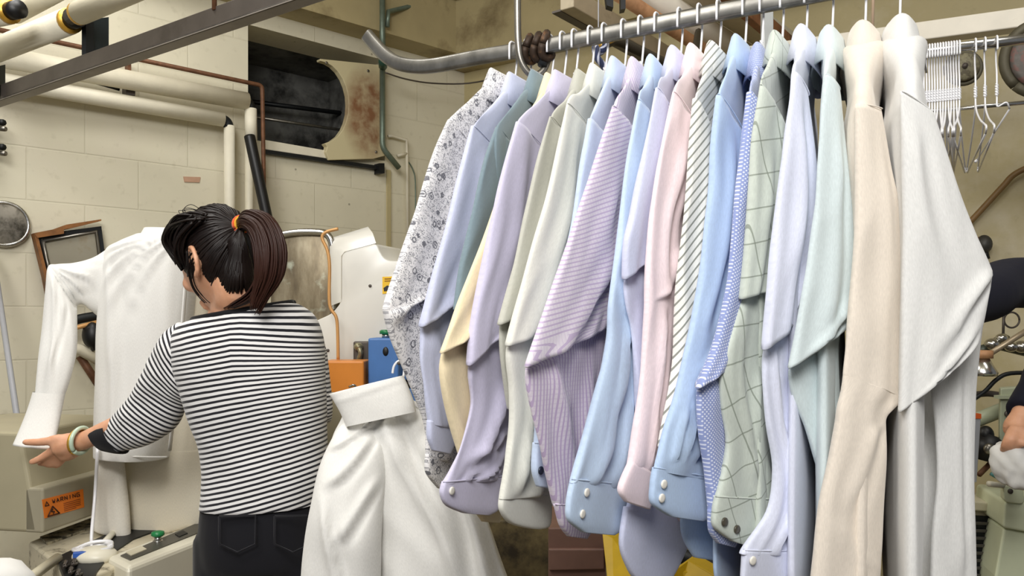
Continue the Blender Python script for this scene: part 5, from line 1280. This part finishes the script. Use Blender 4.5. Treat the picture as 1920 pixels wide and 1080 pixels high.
# grey curved garment clamp edge beside the woman's elbow
mb = MB(); prism(mb, [P(p.x, p.y, 2.2) for p in rounded([(590, 735), (622, 742), (640, 775), (640, 870), (590, 900)], 5, 18)], (.02, .05, 0)); 
r2 = thing('curved_panel', Vector((P(615, 900, 2.2).x, 2.22, 0)), 'greige curved panel between the woman and the hanging white shirt', 'machine panel')
mb.build('panel', GREIGE, r2, bevel=.006, angle=.9)
mb = MB(); disc(mb, P(616, 841, 2.2), (0, -1, 0), .004, .003, 12); mb.build('bolt', BLACKM, r2)
mb = MB(); a = P(615, 880, 2.24); tube(mb, [a, Vector((a.x, a.y, 0))], .03, 12); mb.build('post', GREIGE, r2)

# ================================================================ white shirt on a hanger in front
DS = 1.42
hg = thing('wire_hanger', P(745, 690, DS), 'white wire hanger whose hook rises from the big white shirt in front', 'hanger')
mb = MB(); tube(mb, spts([P(736, 700, DS), P(739, 686, DS), P(748, 677, DS), P(757, 684, DS), P(757, 702, DS), P(752, 722, DS), P(745, 735, DS)], 6), .0022, 8); mb.build('hook', WHITEW, hg)
mb = MB(); tube(mb, [P(745, 735, DS), P(640, 800, DS+.02), P(618, 845, DS+.02), P(830, 822, DS+.03), P(800, 775, DS+.02), P(745, 735, DS)], .0018, 6); mb.build('shoulder_wire', WHITEW, hg)
pg = thing('garment_peg', P(747, 683, DS), 'dark steel garment peg holding the hook of the front white shirt', 'peg')
q0 = P(748, 681, DS); dirp = Vector(((748-960)/F, 1, (HZ-681)/F))
mb = MB(); tube(mb, [q0-dirp*.01, q0+dirp*1.1], .0035, 8); mb.build('rod', DSTEEL, pg)
sh_ = thing('white_shirt', Vector((P(760, 900, DS).x, DS, .55)), 'large white shirt on a wire hanger in the foreground, collar standing open', 'shirt')
NS = Vector((-.15, -1, .05))
# back/front of the shirt: shoulders slope down left and right from the collar
mb = MB()
rows = [((648, 770, 772, 748), .05, 0), ((640, 788, 796, 764), .07, 0), ((628, 815, 822, 790), .1, 0), ((622, 850, 840, 815), .11, 0), ((630, 890, 858, 850), .12, 0), ((660, 950, 880, 900), .13, 0), ((690, 1010, 915, 980), .14, 0), ((700, 1080, 948, 1072), .15, 0), ((705, 1180, 985, 1180), .15, 0), ((705, 1260, 1000, 1260), .15, 0)]
loft(mb, [ringp(q, DS+.04, t) for q, t, _ in rows], NS, K=72, sub=8, amp=.008, fx=13, fy=5, seed=70, ex=.85, cap0=True,
     folds=[(.3, -.8, .02, .34, .13, .018), (.1, .35, .1, .75, .12, .02), (-.2, -.9, .04, .3, .1, .012), (.75, .35, .3, .8, .14, .02), (.9, .72, .45, .9, .1, .018), (.5, .1, .02, .5, .1, .012)]); mb.build('body', WHITEC, sh_)
# collar: stand and opened fall
mb = MB()
rows = [((650, 800, 780, 772), .058), ((640, 776, 776, 752), .058), ((628, 754, 766, 726), .056), ((619, 741, 757, 707), .05), ((620, 740, 756, 706), .042), ((630, 752, 756, 722), .04), ((645, 780, 768, 755), .036)]
loft(mb, [ringp(q, DS-.02, t) for q, t in rows], NS, K=44, sub=5, amp=.002, fx=18, fy=12, seed=71, ex=.8, folds=[(-.9, .6, .3, .45, .12, .003)]); mb.build('collar', WHITEC, sh_)
# near sleeve from the left shoulder, hanging to the lower left
mb = MB()
rows = [((655, 785, 712, 800), .03, .02), ((632, 805, 720, 840), .06, 0), ((612, 845, 724, 890), .085, -.01), ((596, 890, 718, 950), .095, -.02), ((584, 950, 714, 1010), .1, -.03), ((574, 1020, 712, 1060), .1, -.03), ((566, 1090, 708, 1110), .1, -.03), ((562, 1200, 690, 1200), .08, -.03)]
loft(mb, [ringp(q, DS-.01+dd, t) for q, t, dd in rows], NS, K=60, sub=8, amp=.007, fx=16, fy=5, seed=72, ex=.9, cap0=True, cap1=True,
     folds=[(.6, -.5, .08, .42, .16, .014), (.85, .0, .3, .62, .14, .014), (-.5, .3, .5, .9, .15, .012), (.2, -.8, .02, .25, .14, .01)]); mb.build('sleeve', WHITEC, sh_)
# ================================================================ overhead steel and pipes behind the rail
zo = 2.3
def obar(name, label, pa, pb, w, h, mat, z=zo, cat='beam', extra=None):
    """straight bar along the room, its near lower edge seen from pa to pb"""
    a, b = H(*pa, z), H(*pb, z); d = (b-a).normalized(); sd = Vector((d.y, -d.x, 0)).normalized()
    if sd.x > 0: sd = -sd
    rt = thing(name, a, label, cat)
    mb = MB(); prism(mb, [a, a+Vector((0, 0, h)), a+Vector((0, 0, h))-sd*w, a-sd*w], b-a); mb.build('bar', mat, rt, smooth=False, bevel=.003)
    return rt, a, b, sd
r, a, b, sd = obar('steel_channel', 'tan painted steel channel slanting down behind the rail left of the ducts', (1050, 20), (1310, 165), .05, .06, TANST)
mb = MB(); prism(mb, [a+sd*.03-Vector((0, 0, .002)), a+sd*.03+Vector((0, 0, .004)), a-sd*.002+Vector((0, 0, .004)), a-sd*.002-Vector((0, 0, .002))], b-a); mb.build('flange', DSTEEL, r, smooth=False)
def opipe(name, label, pa, pb, rad_, mat, z=zo, cat='pipe', bands=0):
    a, b = H(*pa, z), H(*pb, z); rt = thing(name, a, label, cat); mb = MB(); tube(mb, [a, b], rad_, 20); mb.build('tube', mat, rt)
    for k in range(bands):
        t = (k+.5)/bands; p = a.lerp(b, t); d = (b-a).normalized(); mb = MB(); tube(mb, [p-d*.01, p+d*.01], rad_*1.05, 20); mb.build('band', STEELD, rt)
    return rt
opipe('rusty_pipe', 'orange tan rusty pipe between the steel channel and the white duct', (1130, -30), (1420, 158), .022, RUSTO, 2.32)
opipe('white_duct', 'round white duct slanting down behind the rail above the pink shirt', (1150, -48), (1480, 150), .042, PIPEB, 2.42)
r, a, b, sd = obar('cream_joist', 'broad cream joist running beside the white duct', (1262, -10), (1500, 140), .13, .05, PIPEC, 2.45)
r, a, b, sd = obar('timber_joist', 'reddish brown timber joist right of the cream joist', (1335, -10), (1480, 110), .03, .07, M_plain('red brown timber', '#94613f', .6, var=.2, scale=20, dark='#3c2417', thr=(.5, .7), dscale=9), 2.4)
r = thing('steel_post', P(1438, 105, 1.9), 'grey steel post standing up between the rail and the mid blue collar', 'post')
mb = MB(); p = P(1438, 140, 1.9); q = Vector((p.x, p.y, CZ)); box(mb, (p+q)/2, (.024, .024, (q-p).length)); mb.build('post', M_plain('pale grey steel', '#b9bcbb', .4, .4), r, smooth=False, bevel=.002)
r = thing('black_clip', P(1158, 10, 2.2), 'black and white clip at the top beside the tan steel channel', 'clip')
mb = MB(); prism(mb, [P(1134, -20, 2.2), P(1150, -20, 2.2), P(1150, 14, 2.2), P(1138, 10, 2.2)], (0, .03, 0)); mb.build('plate', BLACKM, r, smooth=False)
mb = MB(); prism(mb, [P(1164, -20, 2.19), P(1173, -20, 2.19), P(1173, 16, 2.19), P(1164, 18, 2.19)], (0, .03, 0)); mb.build('tab', BLACKR, r, smooth=False)
# white beam at the right
r, a, b, sd = None, None, None, None
A, B = H(1400, 118, 2.2), H(1990, 40, 2.2)
r = thing('white_beam', A, 'off white painted beam crossing the upper right behind the hangers', 'beam')
d = (B-A).normalized(); sd = Vector((-d.y, d.x, 0))
if sd.y < 0: sd = -sd
mb = MB(); prism(mb, [A, A+Vector((0, 0, .056)), A+Vector((0, 0, .056))+sd*.06, A+sd*.06], B-A); mb.build('beam', M_plain('off white paint', '#ebe4d4', .5, var=.05, scale=14, dark='#a58f77', thr=(.66, .8), dscale=12), r, smooth=False, bevel=.004)
r = thing('pink_cord', P(1638, 62, 1.9), 'thin peach coloured cord hanging down to the white beam', 'cord')
mb = MB(); tube(mb, [P(1640, -150, 1.9), P(1636, 62, 1.9)], .0035, 6); mb.build('cord', M_plain('peach cord', '#cbb096', .7), r)
# pulleys
for (px, py, d, rr_, lab, cm, cd_) in ((1962, 108, 2.05, .105, 'large dark wheel with reddish speckled face at the right edge under the white beam', '#5c5752', '#6e524c'), (1806, 128, 2.3, .05, 'small dull round wheel half hidden behind the bunched hangers', '#7d775f', '#5f5846')):
    c = P(px, py, d); r = thing('pulley_wheel', c-Vector((0, 0, rr_)), lab, 'wheel')
    n_ = Vector((-.35, -1, 0)).normalized(); mb = MB(); disc(mb, c, n_, rr_*.8, .02, 32); mb.build('face', M_plain('speckled wheel face', cm, .6, .2, var=.2, scale=70, dark=cd_, thr=(.5, .56), dscale=60), r)
    a3 = n_.orthogonal().normalized(); b3 = n_.cross(a3); mb = MB()
    tube(mb, [c+(a3*math.cos(t)+b3*math.sin(t))*rr_*.9 for t in [k/36*6.2832 for k in range(37)]], rr_*.13, 10); mb.build('rim', M_plain('grimy wheel rim', '#55503f', .6, .3, var=.2), r)
    mb = MB(); tube(mb, [c+n_*.03, c-n_*.12], rr_*.15, 12); mb.build('axle', DSTEEL, r)

# ================================================================ second rail with empty hangers
h2 = EYE+.512
A, B = H(1560, 118, h2), H(1990, 65, h2)
r = thing('hanger_rail', A, 'chrome rail at the right carrying empty white wire hangers', 'rail')
mb = MB(); tube(mb, [A, B], .0095, 16); mb.build('bar', STEEL, r)
d2 = (B-A).normalized(); n2 = Vector((-d2.y, d2.x, 0)); n2 = n2 if n2.y < 0 else -n2
def rail2_at(px):
    u = (px-960)/F; t = (u*A.y-A.x)/(d2.x-u*d2.y); return A+d2*t
h3 = EYE+.435
A3, B3 = H(1770, 188, h3), H(1990, 167, h3)
r = thing('thin_rod', A3, 'thin steel rod running level below the hanger rail', 'rod')
mb = MB(); tube(mb, [A3+Vector((0, .09, 0)), B3+Vector((0, .09, 0))], .0042, 10); mb.build('rod', STEEL, r)
def empty_hanger(px, yaw, label, group, open_end=False):
    c = rail2_at(px); rt = thing('wire_hanger', c-Vector((0, 0, .2)), label, 'hanger', group)
    w = Vector((math.sin(yaw), math.cos(yaw), 0))      # direction of the shoulders
    sd = n2; zt_ = .0112
    mb = MB()
    pts = [c+sd*.0112+Vector((0, 0, -.016)), c+sd*.0108+Vector((0, 0, .004)), c+sd*.004+Vector((0, 0, zt_)), c-sd*.004+Vector((0, 0, zt_)), c-sd*.0108+Vector((0, 0, .003)), c-sd*.0108+Vector((0, 0, -.03)), c+Vector((0, 0, -.06)), c+Vector((0, 0, -.098))]
    tube(mb, spts(pts, 5), .0017, 7); mb.build('hook', WHITEW, rt)
    nk = c+Vector((0, 0, -.098)); mb = MB()
    for ph in (0, math.pi): tube(mb, [nk+Vector((math.cos(ph+q*.9)*.0019, math.sin(ph+q*.9)*.0019, .022-q*.0014)) for q in range(17)], .0016, 5)
    mb.build('twisted_neck', WHITEW, rt)
    mb = MB(); e1 = nk+w*.2+Vector((0, 0, -.095)); e2 = nk-w*.2+Vector((0, 0, -.095))
    if open_end:
        b1 = P(1888, 190, nk.y-.01); b2 = P(1893, 204, nk.y-.005)
        tube(mb, [nk]+bend(nk, nk+Vector((0, 0, -.022)), b1, .006)+bend(nk+Vector((0, 0, -.022)), b1, b2, .006)+[b2], .0017, 6); tube(mb, [b2, P(1832, 300, nk.y+.18)], .0015, 6); tube(mb, [P(1832, 300, nk.y+.18), P(1828, 304, nk.y+.18)], .003, 6)
    else:
        tube(mb, spts([nk, nk+Vector((0, 0, -.014))+w*.004, nk+w*.03+Vector((0, 0, -.034)), nk+w*.1+Vector((0, 0, -.064)), e1], 4)+spts([e1, e1+w*.006+Vector((0, 0, -.006)), e1+w*-.006+Vector((0, 0, -.012))], 3), .0017, 6)
        tube(mb, spts([nk, nk+Vector((0, 0, -.014))-w*.004, nk-w*.03+Vector((0, 0, -.034)), nk-w*.1+Vector((0, 0, -.064)), e2], 4)+spts([e2, e2-w*.006+Vector((0, 0, -.006)), e2-w*-.006+Vector((0, 0, -.012))], 3), .0017, 6)
        tube(mb, [e1+w*-.006+Vector((0, 0, -.012)), e2-w*-.006+Vector((0, 0, -.012))], .0017, 6)
    mb.build('shoulder_wire', WHITEW, rt); return rt
bun = 'white empty wire hanger in the tight bunch beside the pale grey shirt'
for k in range(17): empty_hanger(1712+k*5.1, (.50+.03*math.sin(k*2.3)), bun, 'bunched empty hangers')
for px, yaw, lab in ((1799, .56, 'empty white hanger hanging just right of the tight bunch'), (1829, .45, 'second lone empty white hanger right of the tight bunch'), (1847, .47, 'third lone empty white hanger right of the tight bunch')):
    empty_hanger(px, yaw, lab, 'loose empty hangers')
oh = empty_hanger(1869, .9, 'rightmost empty white hanger with a bent out shoulder wire', 'loose empty hangers', True)

# ================================================================ machines and clutter at the right edge
r = thing('wall_cable', wb(1850, 390, .05), 'brown pipe curving up across the wall at the right edge', 'pipe')
mb = MB(); tube(mb, spts([wb(1780, 455, .05), wb(1815, 420, .05), wb(1845, 388, .05), wb(1880, 350, .05), wb(1905, 325, .05), wb(1960, 300, .05)], 6), .011, 10); mb.build('pipe', M_plain('brown pipe', '#85683f', .5, var=.15), r)
r = thing('wall_valve', wb(1842, 488, .06), 'small rusty and black valve on the wall above the navy sleeve', 'valve')
mb = MB(); ellipsoid(mb, wb(1845, 458, .08), Matrix.Identity(3), (.028, .03, .035), 14, 10); mb.build('body', M_plain('grimy valve', '#4b4a46', .5, .4, var=.2, scale=50), r)
mb = MB(); tube(mb, [wb(1815, 456, .08), wb(1836, 454, .08)], .02, 10); mb.build('pipe_end', RUST, r)
mb = MB(); tube(mb, [wb(1846, 470, .08), wb(1850, 486, .08)], .012, 8); mb.build('handle', BLACKR, r)
DR = 2.15
r = thing('hoop_valve', P(1882, 640, 2.5), 'thin dark hoop handle on a stem below the navy sleeve', 'handle')
mb = MB(); c = P(1897, 600, 2.5); tube(mb, [c+Vector((math.cos(t)*.024, 0, math.sin(t)*.024)) for t in [k/24*6.2832 for k in range(25)]], .003, 7); mb.build('hoop', DSTEEL, r)
mb = MB(); tube(mb, [P(1882, 585, 2.5), P(1881, 630, 2.5)], .004, 7); mb.build('stem', DSTEEL, r)
mb = MB(); [tube(mb, [P(1862, 640, 2.5), P(1881, 628, 2.5), P(1890, 634, 2.5)], .008, 8)]; mb.build('fitting', STEELD, r)
r = thing('steel_rod', P(1880, 648, 2.3), 'tan steel rod slanting up to the right edge below the hoop handle', 'rod')
mb = MB(); tube(mb, [P(1842, 672, 2.3), P(1960, 598, 2.3)], .0085, 10); mb.build('rod', M_plain('tan steel', '#a99980', .4, .5), r)
r = thing('pipe_fittings', P(1875, 690, 2.45), 'chrome pipe fittings and dark pipe crossing behind the slanting rod', 'fittings')
mb = MB(); tube(mb, [P(1825, 662, 2.5), P(1870, 646, 2.5), P(1960, 668, 2.5)], .016, 10); mb.build('dark_pipe', M_plain('dark green pipe', '#4a5147', .45, .3), r)
for x, y, s in ((1860, 645, .022), (1878, 634, .018), (1896, 650, .02), (1916, 650, .024)):
    mb = MB(); ellipsoid(mb, P(x, y, 2.46), Matrix.Identity(3), (s, s, s*.8), 14, 10); mb.build('fitting', STEEL, r)
r = thing('brass_lamp', P(1845, 712, 2.2), 'bell shaped white and copper fitting half hidden by the pale grey shirt', 'fitting')
mb = MB(); c = P(1844, 684, 2.2); tube(mb, [c+Vector((0, 0, .02)), c, c+Vector((0, 0, -.02)), c+Vector((0, 0, -.03))], [.014, .024, .036, .034], 18); mb.build('bell', STEEL, r)
mb = MB(); tube(mb, [c+Vector((0, 0, .04)), c+Vector((0, 0, .018))], .024, 14); mb.build('copper_collar', RUSTO, r)
r = thing('dark_cable', P(1860, 730, 2.2), 'dark cables looping across the wall under the bell fitting', 'cable')
mb = MB()
tube(mb, spts([P(1815, 755, 2.2), P(1845, 735, 2.2), P(1868, 712, 2.2), P(1895, 700, 2.2), P(1960, 700, 2.2)], 5), .006, 7); mb.build('cable', BLACKM, r)
mb = MB(); tube(mb, spts([P(1815, 742, 2.25), P(1850, 738, 2.25), P(1880, 742, 2.25)], 5), .009, 7); mb.build('hose', DSTEEL, r)
r = thing('cross_pipe', P(1850, 785, 2.2), 'pale green pipe running behind the grey panel at the right', 'pipe')
mb = MB(); tube(mb, [P(1800, 800, 2.2), P(1885, 766, 2.2)], .02, 12); mb.build('pipe', GREENP, r)
r = thing('bracket_plate', P(1900, 850, 2.1), 'grey green steel plate with two bolts at the right edge', 'metal plate')
mb = MB(); prism(mb, [P(1876, 728, 2.1), P(1960, 722, 2.1), P(1960, 870, 2.1), P(1874, 850, 2.1)], (.02, .04, 0)); mb.build('plate', GREENP, r, smooth=False, bevel=.004)
for x, y in ((1889, 776), (1888, 803)):
    mb = MB(); disc(mb, P(x, y, 2.1), (0, -1, 0), .009, .006, 12); mb.build('bolt', DSTEEL, r)
mb = MB(); prism(mb, [P(1872, 742, 2.09), P(1960, 740, 2.09), P(1960, 748, 2.09), P(1872, 748, 2.09)], (.0, .02, 0)); mb.build('ledge', GREENP, r, smooth=False)
r = thing('grey_panel', P(1833, 900, 2.0), 'slim grey panel with orange top edge beside the pale grey shirt', 'panel')
mb = MB(); prism(mb, [P(1800, 784, 2.0), P(1840, 784, 2.0), P(1832, 905, 2.0), P(1800, 905, 2.0)], (0, .04, 0)); mb.build('panel', GREYPL, r, smooth=False, bevel=.003)
mb = MB(); prism(mb, [P(1800, 774, 1.998), P(1840, 776, 1.998), P(1840, 785, 1.998), P(1800, 785, 1.998)], (0, .044, 0)); mb.build('orange_edge', M_plain('orange red', '#d9622a', .5), r, smooth=False)
r = thing('motor', P(1857, 875, 2.1), 'black greasy motor between the grey panel and the white bundle', 'motor')
mb = MB(); tube(mb, [P(1846, 838, 2.08), P(1872, 846, 2.18)], .036, 16); ellipsoid(mb, P(1848, 815, 2.1), Matrix.Identity(3), (.02, .02, .024)); mb.build('housing', BLACKR, r)
mb = MB(); ellipsoid(mb, P(1855, 842, 2.06), Matrix.Identity(3), (.015, .01, .015), 12, 8); mb.build('shaft', STEELD, r)
mb = MB(); tube(mb, [P(1836, 890, 2.08), P(1866, 860, 2.12)], .007, 7); mb.build('rusty_arm', RUSTP, r)
mb = MB(); tube(mb, spts([P(1858, 888, 2.05), P(1872, 896, 2.05), P(1890, 900, 2.05)], 4), .005, 7); mb.build('teal_wire', M_plain('teal wire', '#5b8f90', .5), r)
r = thing('cloth_bundle', P(1900, 905, 1.62), 'bunched white cloth clutched in the second worker hand at the right edge', 'cloth')
mb = MB(); ellipsoid(mb, P(1912, 868, 1.60), Matrix.Rotation(.3, 3, 'Y'), (.052, .045, .05), 40, 28, lambda q: q*(1+.22*noise.noise(q*26)+.1*noise.noise(q*60))); mb.build('bundle', WHITEC, r)
# pale green machine and vented cabinet
gm = thing('green_machine', P(1900, 1200, 1.9), 'pale green machine housing with a rounded lug and cream lever at the right edge', 'machine')
mb = MB(); prism(mb, [P(p.x, p.y, 1.85) for p in rounded([(1884, 940), (1990, 948), (1990, 1010), (1880, 990)], 4, 8)], (.05, .2, 0)); mb.build('cover', GREENC, gm, bevel=.006, angle=.9)
mb = MB(); prism(mb, [P(1882, 990, 1.87), P(1990, 1008, 1.87), P(1990, 1500, 1.87), P(1850, 1500, 1.87), P(1866, 1080, 1.87)], (.05, .2, 0)); mb.build('housing', GREENC, gm, smooth=False, bevel=.006)
mb = MB(); prism(mb, [P(p.x, p.y, 1.84) for p in rounded([(1882, 908), (1918, 914), (1922, 946), (1882, 942)], 4, 10)], (.01, .03, 0)); mb.build('lug', GREENC, gm, bevel=.003, angle=.9)
mb = MB(); disc(mb, P(1894, 921, 1.84), (0, -1, 0), .006, .003, 12); mb.build('bolt', DSTEEL, gm)
mb = MB(); tube(mb, [P(1854, 907, 1.82), P(1884, 911, 1.85)], .0065, 10); mb.build('lever', CREAM, gm)
r = thing('vented_cabinet', P(1845, 1200, 1.98), 'beige cabinet with a dark louvred grille below the motor', 'cabinet')
mb = MB(); prism(mb, [P(1790, 935, 1.98), P(1886, 945, 1.98), P(1886, 1500, 1.98), P(1790, 1500, 1.98)], (.02, .12, 0)); mb.build('carcass', M_plain('dull beige', '#a89f86', .5, var=.08), r, smooth=False, bevel=.004)
mb = MB(); prism(mb, [P(1788, 936, 1.96), P(1888, 946, 1.96), P(1888, 962, 1.96), P(1788, 955, 1.96)], (.02, .1, 0)); mb.build('ledge', CREAM2, r, smooth=False, bevel=.004)
mb = MB(); prism(mb, [P(1800, 965, 1.975), P(1862, 969, 1.975), P(1860, 1180, 1.975), P(1800, 1180, 1.975)], (.0, .01, 0)); gr = mb.build('grille', BLACKM, r, smooth=False)
for k in range(9):
    y = 978+k*14; mb = MB(); prism(mb, [P(1802, y, 1.965), P(1859, y+2, 1.965), P(1859, y+7, 1.97), P(1802, y+5, 1.97)], (0, .006, 0)); mb.build('slat', M_plain('louvre grey', '#66635f', .5, .2) if k == 0 else bpy.data.materials['louvre grey'], gr, smooth=False)
mb = MB(); ellipsoid(mb, P(1865, 1048, 1.97), Matrix.Identity(3), (.009, .009, .007), 12, 8); mb.build('latch', STEEL, r)
# low things seen under the shirts
r = thing('brown_cabinet', P(1085, 1200, 2.0), 'mauve brown box cabinet standing under the shirts', 'cabinet')
mb = MB(); A_, B_ = P(1028, 990, 2.0), P(1136, 990, 1.95); prism(mb, [A_, B_, Vector((B_.x, B_.y, 0)), Vector((A_.x, A_.y, 0))], (.02, .4, 0)); mb.build('carcass', BROWNB, r, smooth=False, bevel=.004)
mb = MB(); prism(mb, [P(1029, 1030, 1.985), P(1133, 1030, 1.94), P(1133, 1068, 1.94), P(1029, 1070, 1.985)], (.0, .015, 0)); mb.build('drawer', BROWNB, r, smooth=False, bevel=.003)
r = thing('yellow_chute', P(1190, 1200, 1.7), 'yellow plastic chute leaning beside the brown cabinet under the shirts', 'chute')
mb = MB(); prism(mb, [P(1128, 996, 1.9), P(1150, 1008, 1.88), P(1200, 1080, 1.75), P(1230, 1200, 1.7), P(1150, 1200, 1.7)], (.03, .05, 0)); mb.build('cheek', YEL, r, smooth=False, bevel=.003)
mb = MB(); prism(mb, [P(1240, 1085, 1.72), P(1290, 1050, 1.8), P(1345, 1082, 1.72), P(1400, 1200, 1.66), P(1240, 1200, 1.66)], (.03, .05, 0)); mb.build('cheek', YEL, r, smooth=False, bevel=.003)
mb = MB(); prism(mb, [P(1160, 1090, 1.76), P(1300, 1095, 1.74), P(1300, 1300, 1.66), P(1160, 1300, 1.68)], (0, .03, 0)); mb.build('tray', YEL, r, smooth=False)
r = thing('soiled_base', P(990, 1200, 2.4), 'soiled olive brown machine base low behind the hanging shirts', 'machine base')
mb = MB(); A_, B_ = P(900, 975, 2.5), P(1120, 975, 2.5); prism(mb, [A_, B_, Vector((B_.x, B_.y, 0)), Vector((A_.x, A_.y, 0))], (.02, .4, 0)); mb.build('block', M_plain('oily olive', '#6e6140', .6, var=.3, scale=14, dark='#2f2718', thr=(.4, .62), dscale=9), r, smooth=False, bevel=.006)
r = thing('orange_pipe_end', P(1395, 1070, 2.0), 'orange and brass pipe ends low behind the windowpane check cuff', 'pipe')
mb = MB(); tube(mb, [P(1340, 1052, 2.0), P(1440, 1062, 2.0)], .012, 10); mb.build('brass_pipe', GOLD, r)
mb = MB(); q_ = P(1425, 1061, 2.01); tube(mb, [q_, Vector((q_.x, q_.y, 0))], .012, 10); mb.build('riser', BLACKM, r)
mb = MB(); tube(mb, [P(1385, 1054, 1.985), P(1420, 1060, 1.985)], .015, 10); mb.build('orange_sleeve', RUSTO, r)
mb = MB(); tube(mb, [P(1270, 1040, 2.05), P(1420, 1085, 2.05)], .02, 10); mb.build('dark_pipe', BLACKM, r)
# ================================================================ camera, light
cd = bpy.data.cameras.new('camera'); cam = bpy.data.objects.new('camera', cd); COL.objects.link(cam)
cd.sensor_width = 36; cd.lens = 36*F/1920; cd.shift_y = (HZ-540)/1920; cd.clip_start = .02
cam.location = (0, 0, EYE); cam.rotation_euler = (math.pi/2, 0, 0); SC.camera = cam
def area(name, loc, tgt, sx, sy, en, col=(1, .98, .95)):
    l = bpy.data.lights.new(name, 'AREA'); l.shape = 'RECTANGLE'; l.size = sx; l.size_y = sy; l.energy = en; l.color = col
    o = bpy.data.objects.new(name, l); COL.objects.link(o); o.location = loc
    o.rotation_euler = (Vector(tgt)-Vector(loc)).to_track_quat('-Z', 'Y').to_euler(); return o
area('unseen_lamp', (-.3, -.85, 2.6), (-.1, 1.7, 1.15), .9, .9, 62)  # unseen key light, added below the ceiling behind the lens
area('unseen_lamp', (-1.1, .1, 2.85), (-.7, 2.0, 1.0), .7, .7, 20)  # unseen fill added on the left to lift the white shirts
area('unseen_lamp', (-1.3, 1.9, 3.1), (-1.3, 2.1, 0), .5, 1.3, 30)
area('unseen_lamp', (1.4, .9, 3.05), (1.1, 1.5, 0), .4, 1.4, 14)
w = bpy.data.worlds.new('world'); SC.world = w; w.use_nodes = True
w.node_tree.nodes['Background'].inputs[0].default_value = (.9, .93, 1, 1); w.node_tree.nodes['Background'].inputs[1].default_value = .18
vs_ = SC.view_settings; vs_.view_transform = 'Standard'; vs_.look = 'None'; vs_.exposure = -.15; vs_.gamma = 1; vs_.use_curve_mapping = False
